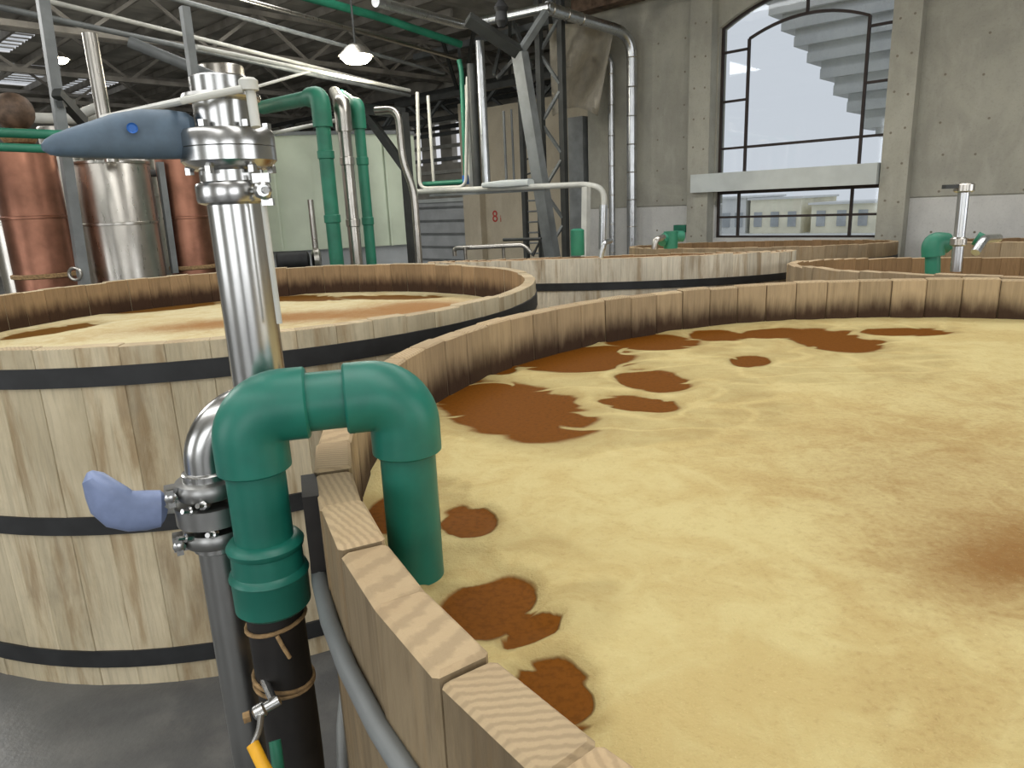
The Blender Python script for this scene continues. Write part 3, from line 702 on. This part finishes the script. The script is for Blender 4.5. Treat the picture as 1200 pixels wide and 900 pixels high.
# ================================================================== FITTINGS AT THE FAR VATS
def vpipe(name, x, ytop, r_, zbot, rad, mat, label, cat='pipe', group=None, elbow=None, ref=None):
    """an upright pipe standing at range r_ on the azimuth of (x, ref)"""
    px, py = plan(x, ref if ref is not None else ytop, r_); zt = zat(x, ytop, r_)
    pts = [Vector((px, py, zbot)), Vector((px, py, zt))]
    if elbow is not None: pts.append(elbow)
    return solo(name, MB().tube(fillet(pts, rad * 3.2, 8), rad, 20), mat, label, cat, group)
root = empty('drop_pipe', (*plan(1092, 300, 5.9), 0), 'green plastic drop pipe hooked over the rim behind the big foam vat', 'pipe')
p = rng(1093, 284, 5.75); q = rng(1093, 322, 5.75)
part('pipe', MB().tube(fillet([rng(1113, 285, 5.85), p, q], .1, 6), .048, 18), M['green_far'], root)
part('elbow', MB().tube(fillet([rng(1108, 285, 5.82), p, rng(1093.5, 300, 5.75)], .09, 6), .072, 18), M['green_far'], root)
root = empty('valve_pipe', (*plan(1122, 300, 5.6), 0), 'upright steel pipe with a small lever at the top against the concrete wall', 'pipe')
px, py = plan(1122, 318, 5.6); zt, zb = zat(1122, 222, 5.6), zat(1122, 320, 5.6)
t_, b_ = rng(1130, 220, 5.6), rng(1120, 318, 5.6)
part('riser', MB().tube([b_, t_], .034, 18), M['insul'], root)
part('valve_body', MB().lathe([(.045, -.03), (.06, -.02), (.06, .02), (.045, .03)], t_, UP, 20), M['steel_far'], root)
part('lever', MB().bar(t_ + Vector((0, 0, .01)), rng(1106, 219, 5.5), .035, .025), M['darksteel'], root)
part('clamp', MB().lathe([(.036, -.03), (.05, -.02), (.05, .02), (.036, .03)], rng(1123, 283, 5.6), UP, 18), M['steel_far'], root)
root = empty('steel_elbow', (*plan(1150, 290, 6.2), 0), 'steel pipe bend with green joint beside the upright valve pipe', 'pipe')
part('bend', MB().tube(fillet([rng(1143, 296, 6.0), rng(1153, 280, 6.1), rng(1170, 279, 6.5)], .12, 6), .03, 16), M['insul'], root)
part('joint', MB().tube([rng(1143, 279, 6.3), rng(1152, 283, 6.3)], .05, 16), M['green_far'], root)
solo('green_stub', MB().lathe([(.1, 0), (.1, .36), (.06, .38)], (*plan(677, 297, 10.5), zat(677, 299, 10.5)), UP, 20), M['green_far'], 'short green pipe stub standing on the bleached vat rim', 'pipe')
root = empty('green_bend', (*plan(785, 285, 9.6), 0), 'green pipe bend beside a steel clamp on the rim below the window', 'pipe')
part('bend', MB().tube(fillet([rng(775, 283, 9.4), rng(782, 277, 9.5), rng(800, 277, 9.6)], .12, 6), .07, 16), M['green_far'], root)
part('collar', MB().tube([rng(786, 271, 9.5), rng(786, 291, 9.5)], .09, 16), M['green_far'], root)
part('clamp', MB().tube(fillet([rng(767, 292, 9.3), rng(768, 281, 9.3), rng(778, 278, 9.4)], .08, 5), .04, 12), M['steel_far'], root)
solo('green_box', MB().hbox(7.95, 8.25, WB - .12, WB - .0, 1.36, 1.52), M['green_far'], 'small green box fixed to the wall beside the window pilaster', 'box')
root = empty('bent_tube', (*plan(707, 296, 10), 0), 'thin bent steel tube on the bleached vat beside the green stub', 'pipe')
part('tube', MB().tube(fillet([rng(704, 303, 10), rng(708, 284, 10), rng(716, 282, 10.2)], .1, 5), .035, 12), M['insul'], root)

# ================================================================== TALL PIPES BY THE WINDOW WALL
P1 = hall(9.78, WB - .3, 0); P2 = hall(9.2, WB - .35, 0)
root = empty('lagged_pipe', P1, 'thin foil-lagged pipe running up the concrete wall', 'pipe')
part('riser', MB().tube(fillet([P1 + UP * .0, P1 + UP * 5.3, P1 + UP * 5.5 + AXA * .8], .3), .075, 18), M['insul'], root)
for k in range(7): part('band', MB().lathe([(.077, 0), (.081, .01), (.077, .02)], P1 + UP * (.9 + k * .66), UP, 18), M['steel_far'], root)
root = empty('lagged_duct', P2, 'thick foil-lagged pipe turning off the concrete wall into the roof', 'pipe')
e1 = rng(748, 44, 17.3); e2 = rng(640, 9, 15.2); e3 = rng(545, 30, 16.5); e4 = rng(440, 2, 14)
part('riser', MB().tube(fillet([P2, Vector((P2.x, P2.y, e1.z)), e1 * .5 + e2 * .5, e2], .5, 8), .115, 20), M['insul'], root)
part('branch', MB().tube(fillet([e2 + (e2 - e3).normalized() * .1, e3, e4], .3, 8), .09, 16), M['insul'], root)
for k in range(8): part('band', MB().lathe([(.117, 0), (.123, .012), (.117, .024)], P2 + UP * (.9 + k * .6), UP, 20), M['steel_far'], root)
for t in (.3, .6, .9):
    q = (e1 * .5 + e2 * .5).lerp(e2, t); part('band', MB().lathe([(.117, -.02), (.128, 0), (.117, .02)], q, e2 - e1, 20), M['steel_far'], root)

# draped plastic over the roof opening at the wall corner
mb = MB(); nu, nv = 14, 16
for j in range(nv + 1):
    for i in range(nu + 1):
        u, v = i / nu, j / nv
        x = 648 + (700 - 648) * u + 26 * (1 - v) * (u - .2); y = 28 + 108 * v - 10 * math.sin(u * 3.1) * v
        dd = 16.95 + .35 * math.sin(u * 9 + v * 3) + .2 * math.sin(v * 8 + u * 4) + .3 * random.random() * .4
        mb.v.append(rng(x, y, dd))
for j in range(nv):
    for i in range(nu):
        a = j * (nu + 1) + i; mb.f.append((a, a + 1, a + nu + 2, a + nu + 1))
ps = solo('plastic_sheet', mb, M['film'], 'crumpled translucent plastic sheet hanging from the roof beside the concrete wall', 'sheet', sharp=60)
sm = ps.modifiers.new('thick', 'SOLIDIFY'); sm.thickness = .01

# ================================================================== STEELWORK IN THE MIDDLE
def post(name, x0, y0, x1, y1, r_, w, h, mat, label, cat, group=None, r2=None):
    return solo(name, MB().bar(rng(x0, y0, r_), rng(x1, y1, r2 or r_), w, h, AXB), mat, label, cat, group)
# lattice mast
mx, my = plan(660, 200, 16.2); root = empty('lattice_mast', (mx, my, 0), 'grey lattice mast with zigzag bracing next to the concrete wall', 'mast')
o1 = Vector((*plan(636, 200, 16.2), 0)); o2 = Vector((*plan(661, 200, 16.2), 0))
part('leg', MB().bar(o1, o1 + UP * 6.6, .13, .13, AXB), M['darksteel'], root); part('leg', MB().bar(o2, o2 + UP * 6.6, .13, .13, AXB), M['darksteel'], root)
for k in range(9):
    z0 = .3 + k * .7; a, b2 = (o1, o2) if k % 2 else (o2, o1)
    part('brace', MB().bar(a + UP * z0, b2 + UP * (z0 + .7), .06, .06, AXB), M['greysteel'], root)
# ladder
root = empty('ladder', (*plan(628, 270, 15.4), 0), 'fixed steel ladder with thin rungs beside the lattice mast', 'ladder')
l1, l2 = Vector((*plan(616, 260, 15.4), 0)), Vector((*plan(632, 260, 15.4), 0))
part('rail', MB().bar(l1, l1 + UP * 5.2, .1, .1, AXB), M['darksteel'], root); part('rail', MB().bar(l2, l2 + UP * 2.6, .05, .05, AXB), M['darksteel'], root)
for k in range(12): part('rung', MB().tube([l1 + UP * (.2 + k * .22), l2 + UP * (.2 + k * .22)], .018, 8), M['greysteel'], root)
for k in range(8): part('bracket', MB().tube([l1 + UP * (2.7 + k * .3), l1 + UP * (2.75 + k * .3) + (l2 - l1) * .6], .016, 8), M['darksteel'], root)
# leaning column
root = empty('leaning_column', rng(648, 300, 14.6), 'leaning grey steel column with a forked head under the roof', 'column')
t0, t1 = rng(652, 330, 14.6), rng(609, 62, 14.6)
part('shaft', MB().bar(t0, t1, .26, .2, AXB), M['greysteel'], root)
part('fork', MB().bar(t1, rng(548, 22, 14.2), .2, .2, AXB), M['darksteel'], root)
part('fork', MB().bar(t1, rng(640, 14, 14.9), .1, .14, AXB), M['greysteel'], root)
part('strut', MB().bar(rng(608, 64, 14.7), rng(583, 92, 15), .07, .07, AXB), M['darksteel'], root)
part('cap', MB().lathe([(.06, 0), (.12, .1), (.1, .25), (.14, .32), (.05, .45)], rng(588, 32, 14), UP, 12), M['black'], root)
# grey column strip next to wall end
solo('grey_column', MB().hbox(10.75, 11.2, WB - .1, WB + .35, 0, 4.1), M['greysteel'], 'wide grey steel column at the end of the concrete wall', 'column')
# pipe rack
zr1 = 2.55
root = empty('pipe_rack', rng(600, 300, 13.6), 'white pipe running level along the rack above the vats and turning down', 'pipe')
q = [rng(486, 225, 15.2), rng(690, 216, 13.6), rng(708, 222, 13.4), rng(708, 300, 13.4)]
part('run', MB().tube(fillet(q, .35, 6), .055, 14), M['white_paint'], root)
part('tray', MB().bar(rng(505, 229, 15), rng(640, 222, 14), .12, .05), M['greysteel'], root)
part('drop_sleeve', MB().tube([rng(707, 240, 13.4), rng(706, 292, 13.4)], .075, 16), M['insul'], root)
part('post', MB().bar(rng(687, 219, 13.5), rng(686, 310, 13.5), .12, .12, AXB), M['white_paint'], root)
part('parcel', MB().loft([(rng(568, 217, 14.3), UP, AXB, .05, .1), (rng(590, 216, 14.2), UP, AXB, .08, .12), (rng(622, 214, 14.0), UP, AXB, .07, .1)], 12), M['beam_white'], root)
root = empty('handrail', rng(570, 300, 13), 'low tubular handrail behind the bleached vat', 'rail')
part('rail', MB().tube(fillet([rng(533, 300, 13), rng(532, 291, 13), rng(614, 287, 12.6), rng(622, 296, 12.6)], .1, 5), .04, 12), M['steel_far'], root)
for x in (545, 590): part('post', MB().tube([Vector((*plan(x, 290, 12.8), 0)), rng(x, 290, 12.8)], .03, 10), M['steel_far'], root)
part('lower_rail', MB().tube([rng(590, 281, 13), rng(634, 280, 12.6), rng(624, 300, 12.6)], .03, 10), M['darksteel'], root)
# frames of the bay opening
def upright(name, x, y0, y1, r_, rad, mat, label, cat='pipe', group=None):
    px, py = plan(x, (y0 + y1) / 2, r_); z0, z1 = zat(x, y1, r_), zat(x, y0, r_)
    return solo(name, MB().tube([(px, py, z0), (px, py, z1)], rad, 16), mat, label, cat, group)
root = empty('green_loop', rng(545, 215, 15.6), 'slim green pipe dropping into a level run with a blue end', 'pipe')
part('drop', MB().tube(fillet([rng(538, 70, 15.6), rng(541, 84, 15.6), rng(546, 212, 15.6)], .1), .05, 14), M['green_far'], root)
part('run', MB().tube([rng(546, 213, 15.6), rng(496, 216, 16)], .055, 14), M['green_far'], root)
part('end', MB().lathe([(.07, 0), (.07, .18)], rng(546, 216, 15.6), UP, 14), M['blue_plug'], root)
root = empty('white_loop', rng(487, 222, 15.8), 'thin white pipe loop framing the opening to the far bay', 'pipe')
part('loop', MB().tube(fillet([rng(489, 108, 15.8), rng(492, 221, 15.8), rng(546, 219, 15.4), rng(548, 90, 15.4)], .18, 6), .038, 12), M['white_paint'], root)
upright('white_riser', 505, 112, 216, 15.9, .035, M['white_paint'], 'thin white upright pipe in the opening to the far bay')
upright('foil_riser', 566, 48, 216, 14.8, .085, M['insul'], 'shiny foil upright pipe beside the beige pillar')
upright('dark_riser', 556, 75, 225, 15, .09, M['darksteel'], 'dark upright post beside the shiny foil pipe', 'post')
upright('grey_riser', 552, 100, 225, 15.8, .11, M['white_paint'], 'pale grey upright pipe next to the dark post')
upright('wall_conduit', 592, 130, 220, 16.6, .03, M['greysteel'], 'thin grey conduit on the beige wall', 'conduit')
upright('wall_conduit', 601, 128, 222, 16.6, .025, M['greysteel'], 'thinner grey conduit nearer the ladder on the beige wall', 'conduit')

# ================================================================== GREEN PIPES, FRAME AND PALE TANK
root = empty('pale_tank', (*plan(400, 280, 13.4), 0), 'pale green sheet-clad tank behind the green pipes', 'tank')
tp = []
cx_, cy_ = plan(395, 280, 13.6)
e_x = Vector((cx_, cy_, 0)).normalized(); e_s = Vector((e_x.y, -e_x.x, 0))
def tk(u, v, z): return Vector((cx_, cy_, 0)) + e_s * u + e_x * v + UP * z
tw = 1.55; sec = [(-tw, 1.2), (-tw, .1), (-tw + .2, -.1), (-.6, -.26), (.6, -.26), (tw - .2, -.1), (tw, .1), (tw, 1.2)]
zb_, zt_ = zat(395, 291, 13.4), zat(395, 158, 13.4)
part('shell', MB().prism([tk(u, v, zb_) for u, v in sec], UP * (zt_ - zb_)), M['palegreen'], root)
for u in (-.95, -.3, .35, .98): part('seam', MB().bar(tk(u, -.24 if abs(u) < .7 else -.21, zb_), tk(u, -.24 if abs(u) < .7 else -.21, zt_), .03, .05, e_x), M['palegreen'], root)
part('rim', MB().prism([tk(u * 1.01, v - .02, zt_) for u, v in sec], UP * .06), M['greysteel'], root)
part('plinth', MB().prism([tk(u * .97, v + .08, 0) for u, v in sec], UP * zb_), M['cladding'], root)
def ghook(name, x, ytop, r_, rad, mat, label, run):
    px, py = plan(x, ytop + 90, r_); zt = zat(x, ytop, r_)
    root = empty(name, (px, py, 0), label, 'pipe')
    c = Vector((px, py, zt)); pts = [Vector((px, py, 0)), c, run]
    part('riser', MB().tube(fillet(pts, rad * 2.5, 8), rad, 20), mat, root)
    part('elbow', MB().tube(fillet([c - UP * rad * 4, c, c + (run - c).normalized() * rad * 3], rad * 2.2, 8), rad * 1.32, 20), mat, root)
    for k in range(4): part('joint', MB().lathe([(rad * 1.02, -.06), (rad * 1.15, -.05), (rad * 1.15, .05), (rad * 1.02, .06)], Vector((px, py, zt - .8 - k * .9)), UP, 20), mat, root)
    return root
ghook('green_riser', 384, 112, 11, .105, M['green_far'], 'thick green upright pipe with an elbow in front of the pale tank', rng(308, 126, 12.9))
ghook('green_riser', 427, 124, 11.6, .082, M['green_far'], 'slimmer green upright pipe nearer the dark portal frame', rng(400, 110, 15))
ghook('steel_riser', 409, 122, 11.3, .095, M['steel_far'], 'dull steel upright pipe between the two green risers', rng(392, 108, 13.5))
root = empty('portal_frame', rng(478, 300, 12.4), 'dark steel portal frame with a diagonal brace beside the pale tank', 'frame')
f1, f2 = Vector((*plan(478, 215, 12.4), 0)), Vector((*plan(430, 215, 12.8), 0))
zf = zat(476, 132, 12.4)
part('post', MB().bar(f1, f1 + UP * zf, .14, .14, AXB), M['darksteel'], root)
part('beam', MB().bar(f1 + UP * zf, rng(425, 128, 12.9), .16, .16), M['darksteel'], root)
part('brace', MB().bar(rng(477, 200, 12.4), rng(432, 138, 12.8), .12, .12), M['darksteel'], root)
root = empty('curved_pipe', rng(484, 240, 12), 'dull steel pipe curving down past the portal frame', 'pipe')
part('pipe', MB().tube(fillet([rng(440, 130, 12.2), rng(466, 128, 12), rng(472, 190, 12), rng(485, 222, 12), Vector((*plan(486, 236, 12), 0))], .5, 8), .06, 14), M['steel_far'], root)

# ================================================================== STILLS AND TANKS ON THE LEFT
def column(name, xb, yb, wpx, ytop, r_, mat, label, cat, extras=(), top='flat'):
    px, py = plan(xb, yb, r_); rad = wpx / 2 / FPX * (rng(xb, yb, r_) - EYE).dot(FWD); zt = zat(xb, ytop, r_)
    root = empty(name, (px, py, 0), label, cat)
    prof = [(rad, 0), (rad, zt - .02), (rad * .98, zt)]
    if top == 'dome': prof += [(rad * .9, zt + rad * .3), (rad * .6, zt + rad * .55), (rad * .2, zt + rad * .68)]
    part('shell', MB().lathe(prof, (px, py, 0), UP, 40), mat, root)
    for y in extras:
        z = zat(xb, y, r_); part('seam', MB().lathe([(rad, -.02), (rad * 1.03, -.015), (rad * 1.03, .015), (rad, .02)], (px, py, z), UP, 40), M['steel_far'] if mat is not M['copper'] else M['copper'], root)
    return root, px, py, rad, zt
column('steel_column', 12, 260, 40, 180, 11.6, M['steel_far'], 'stainless column at the far side of the first copper column', 'column', (262,))
rc = column('copper_column', 42, 260, 66, 172, 10.8, M['copper'], 'broad copper still column with a collar near its foot', 'still', (255,))
part('collar', MB().lathe([(rc[3] * 1.02, -.03), (rc[3] * 1.09, -.02), (rc[3] * 1.09, .02), (rc[3] * 1.02, .03)], (rc[1], rc[2], zat(42, 323, 10.8)), UP, 40), M['rope'], rc[0])
column('steel_tank', 140, 260, 82, 190, 11.2, M['steel_far'], 'wide stainless tank between the two copper columns', 'tank', (192, 262))
column('steel_column', 88, 250, 44, 150, 12.6, M['steel_far'], 'slim stainless column behind the grey post and wide tank', 'column', (270,))
rc = column('copper_column', 219, 255, 50, 178, 11.6, M['copper'], 'narrow copper still column beside the upright steel valve pipe', 'still', (255,))
part('collar', MB().lathe([(rc[3] * 1.02, -.03), (rc[3] * 1.09, -.02), (rc[3] * 1.09, .02), (rc[3] * 1.02, .03)], (rc[1], rc[2], zat(219, 313, 11.6)), UP, 40), M['rope'], rc[0])
column('steel_tank', 172, 260, 40, 186, 12.2, M['steel_far'], 'narrow stainless tank half hidden behind the wide one', 'tank', (230,))
column('steel_vessel', 262, 110, 52, 78, 12.9, M['steel_far'], 'tall stainless vessel rising behind the steel valve pipe', 'tank', (96,))
# brown ball float on a bracket
c = rng(16, 131, 10.8); root = empty('ball_float', c, 'brown ball on a pale bracket above the broad copper column', 'ball')
prof = [(.01, -.22)] + [(.22 * math.cos(t), .22 * math.sin(t)) for t in [(-80 + k * 16) * math.pi / 180 for k in range(11)]] + [(.01, .22)]
part('ball', MB().lathe(prof, c, UP, 28), M['rust'], root)
px, py = c.x, c.y
part('bracket', MB().lathe([(.16, -.36), (.2, -.3), (.2, -.24), (.14, -.2)], c, UP, 20), M['rope'], root)
part('stem', MB().tube([c - UP * .44, c - UP * .3], .1, 16), M['rope'], root)
for y0, y1, rr, lab in ((154, 158, .05, 'green level pipe just below the brown ball'), (171, 175, .045, 'green level pipe across the top of the broad copper column')):
    solo('green_level_pipe', MB().tube([rng(-120, y0 - 3, 9.5), rng(70, y1, 9.55), rng(120, y1 + 1, 9.6)], rr, 14), M['green_far'], lab, 'pipe')
post('grey_post', 50, 0, 100, 340, 9.9, .11, .11, M['greysteel'], 'grey square post in front of the copper and steel columns', 'post')
upright('silver_riser', 118, 40, 190, 10.6, .085, M['steel_far'], 'bright steel pipe rising over the wide stainless tank')
post('slim_post', 216, 8, 231, 118, 10.5, .1, .1, M['greysteel'], 'slim grey post above the narrow copper column', 'post')
post('slim_post', 187, 190, 205, 320, 11.3, .08, .08, M['greysteel'], 'slim grey post between wide tank and narrow copper column', 'post')
root = empty('knee_brace', rng(70, 115, 10), 'dark forked brace branching from the grey square post', 'brace')
part('arm', MB().bar(rng(66, 108, 9.8), rng(98, 143, 10.2), .1, .1), M['darksteel'], root)
part('rib', MB().bar(rng(70, 122, 9.8), rng(85, 120, 10.1), .07, .07), M['darksteel'], root)
root = empty('elbow_pipe', rng(100, 130, 12.4), 'white level pipe bending up beside the bright steel riser', 'pipe')
part('pipe', MB().tube(fillet([rng(88, 137, 12.4), rng(118, 124, 12.2), rng(122, 142, 12.1)], .15), .07, 14), M['white_paint'], root)
solo('white_level_pipe', MB().tube([rng(36, 138, 12.6), rng(122, 140, 12.6)], .07, 14), M['white_paint'], 'short white level pipe behind the knee brace', 'pipe')
solo('link_pipe', MB().tube([rng(160, 203, 11.6), rng(200, 203, 11.8)], .05, 12), M['greysteel'], 'short grey pipe linking the wide tank to the narrow copper column', 'pipe')
# skid of pumps and small pipes between the columns
for i, (x, y, r_, lab) in enumerate(((100, 300, 13.2, 'small pump skid with blue motor between broad copper column and wide tank'), (193, 292, 13.8, 'small dark pump beside the narrow copper column'), (345, 300, 12.5, 'dark pump under the pale tank edge'))):
    c = rng(x, y, r_); root = empty('pump', (c.x, c.y, 0), lab, 'pump')
    part('plinth', MB().box((c.x, c.y, (c.z - .25) / 2), (.7, .5, c.z - .25)), M['darksteel'], root)
    part('motor', MB().lathe([(.1, -.3), (.16, -.27), (.16, .2), (.1, .24)], c - UP * .08, Vector((1, .3, 0)), 20), M['blue'] if i == 0 else M['black'], root)
    part('volute', MB().lathe([(.1, 0), (.2, .04), (.2, .12), (.1, .16)], c + Vector((.26, .08, -.08)), Vector((1, .3, 0)), 20), M['steel_far'], root)
    part('outlet', MB().tube([c + Vector((.34, .1, 0)), c + Vector((.34, .1, .9))], .05, 12), M['steel_far'], root)
    for k in range(4 if i < 2 else 0): part('tray', MB().bar(c + Vector((-.55, .25, .1 + k * .17)), c + Vector((.6, .25, .1 + k * .17)), .03, .05), M['darksteel'], root)
solo('steel_eye', MB().tube([rng(88, 321, 9.84) + Vector((math.cos(k * math.pi / 8) * .07, 0, math.sin(k * math.pi / 8) * .07)) for k in range(16)], .02, 8, closed=True), M['steel_far'], 'round steel eye beside the broad copper column foot', 'ring')

# ================================================================== OVERHEAD
def run(name, p, q, rad, mat, label, cat='pipe', group=None):
    return solo(name, MB().tube([p, q], rad, 12), mat, label, cat, group)
OZ = 5.0
run('overhead_pipe', onz(20, -8, OZ), onz(470, 104, OZ), .034, M['white_paint'], 'long pale overhead pipe running from the grey post to the far bay')
run('overhead_pipe', onz(-40, 0, OZ - .25), onz(480, 112, OZ - .25), .04, M['greysteel'], 'long grey overhead pipe hung just below the pale one')
run('overhead_pipe', onz(180, -8, OZ + .5), onz(520, 86, OZ + .5), .04, M['greysteel'], 'higher grey overhead pipe passing the lit lamp')
run('overhead_pipe', onz(250, -10, OZ + .8), onz(540, 70, OZ + .8), .045, M['steel_far'], 'topmost steel overhead pipe close under the roof')
run('overhead_pipe', onz(230, 55, 4.6), onz(480, 106, 4.6), .036, M['white_paint'], 'bright overhead pipe catching the lamp light')
run('diagonal_tube', onz(150, 41, OZ - .25) + UP * -.09, rng(222, 78, 12.4), .08, M['greysteel'], 'grey diagonal tube between the roof and slim post', 'brace')
run('diagonal_tube', rng(222, 78, 12.4), rng(282, 104, 12), .08, M['greysteel'], 'dark lower diagonal tube behind the steel valve', 'brace')
run('thin_conduit', rng(283, 107, 12.9), onz(230, 55, 4.6).lerp(onz(480, 106, 4.6), .45), .025, M['white_paint'], 'thin pale conduit slanting up from the tall stainless vessel', 'conduit')
run('thin_conduit', rng(310, 158, 12), rng(400, 140, 13), .03, M['white_paint'], 'thin conduit along the top of the pale tank', 'conduit')
solo('green_overhead', MB().tube(fillet([rng(350, -6, 16), rng(445, 20, 17.5), rng(540, 52, 18.6)], .4), .085, 14), M['green_far'], 'green pipe high under the roof', 'pipe')
# trusses across the bay (chords along b, webs zigzag)
def truss(a, b0, b1, n, label, z1=ROOF - .25, h=1.1):
    root = empty('roof_truss', hall(a, b0, z1 - h), label, 'truss', 'roof trusses over the far bay')
    part('chord', MB().hbox(a - .06, a + .06, b0, b1, z1 - .12, z1), M['purlin'], root)
    part('chord', MB().hbox(a - .06, a + .06, b0, b1, z1 - h, z1 - h + .12), M['purlin'], root)
    st_ = (b1 - b0) / n
    for k in range(n):
        p0, p1 = (z1 - h + .06, z1 - .06) if k % 2 else (z1 - .06, z1 - h + .06)
        part('web', MB().bar(hall(a, b0 + k * st_, p0), hall(a, b0 + (k + 1) * st_, p1), .07, .07, AXA), M['purlin'], root)
for a, lab in ((17.5, 'zigzag roof truss nearest the lit lamp'), (22.5, 'zigzag roof truss crossing behind the lit lamp'), (27.5, 'zigzag roof truss near the roof skylights'), (32.5, 'last zigzag roof truss before the end wall')):
    truss(a, 2, 20.8, 14, lab)
for b, lab in ((19, 'long lattice girder above the beige annex block'), (17.2, 'long lattice girder just behind the annex roof bracing')):
    root = empty('lattice_girder', hall(15, b, 5), lab, 'girder')
    z1, h = 5.96, 1.0
    part('chord', MB().hbox(10.8, 33.3, b - .07, b + .07, z1 - .14, z1), M['darksteel'], root); part('chord', MB().hbox(10.8, 33.3, b - .07, b + .07, z1 - h, z1 - h + .14), M['darksteel'], root)
    for k in range(18):
        p0, p1 = (z1 - h + .06, z1 - .06) if k % 2 else (z1 - .06, z1 - h + .06)
        part('web', MB().bar(hall(10.8 + k * 1.25, b, p0), hall(10.8 + (k + 1) * 1.25, b, p1), .09, .09, AXB), M['greysteel'], root)
# bracing under the roof in the corner bay
root = empty('roof_bracing', hall(14, 15.2, 5.2), 'level dark beam with slanting steel struts above the beige annex', 'bracing')
for i in range(9):
    a0 = 11.0 + i * .67
    part('strut', MB().bar(hall(a0, 15.2, 6.9 - (i % 2) * 1.3), hall(a0 + .9, 15.6 + (i % 3) * .5, 5.6 + (i % 2) * 1.3), .09, .09), M['greysteel'] if i % 2 else M['darksteel'], root)
part('beam', MB().hbox(10.8, 18.5, 15.0, 15.16, 5.2, 5.36), M['darksteel'], root)
part('beam', MB().hbox(10.8, 18.5, 15.9, 16.06, 6.7, 6.86), M['greysteel'], root)
solo('eaves_beam', MB().hbox(6.5, 10.6, WB - .67, WB - .275, 6.2, 6.5), M['rust'], 'brown beam along the top of the concrete wall', 'beam')
# lamps
def lamp(x, y, r_, rad, label, power):
    c = rng(x, y, r_); root = empty('high_bay_lamp', c, label, 'lamp', 'high bay lamps under the roof')
    part('reflector', MB().lathe([(rad * .3, rad * .62), (rad * .5, rad * .5), (rad * .9, rad * .1), (rad, 0), (rad * .97, .0), (rad * .85, rad * .1), (rad * .4, rad * .45)], c, UP, 28), M['steel_far'], root)
    part('bulb', MB().lathe([(rad * .2, -rad * .42), (rad * .6, -rad * .34), (rad * .86, -rad * .1), (rad * .86, .02), (rad * .3, rad * .3)], c, UP, 24), M['lamp'], root, 'glowing lamp face')
    part('cable', MB().tube([c + UP * rad * .6, Vector((c.x, c.y, ROOF - .05))], .02, 8), M['darksteel'], root)
    l = bpy.data.lights.new('lamp_light', 'POINT'); l.energy = power; l.shadow_soft_size = rad * .6; l.color = (1, .94, .82)
    lo = bpy.data.objects.new('lamp_light', l); COL.objects.link(lo); lo.parent = root; lo.location = (0, 0, -rad * .9)
lamp(417, 66, 14.5, .33, 'round glowing high bay lamp above the green risers', 130)
lamp(67, 69, 17, .22, 'small glowing lamp beside the grey square post', 60)
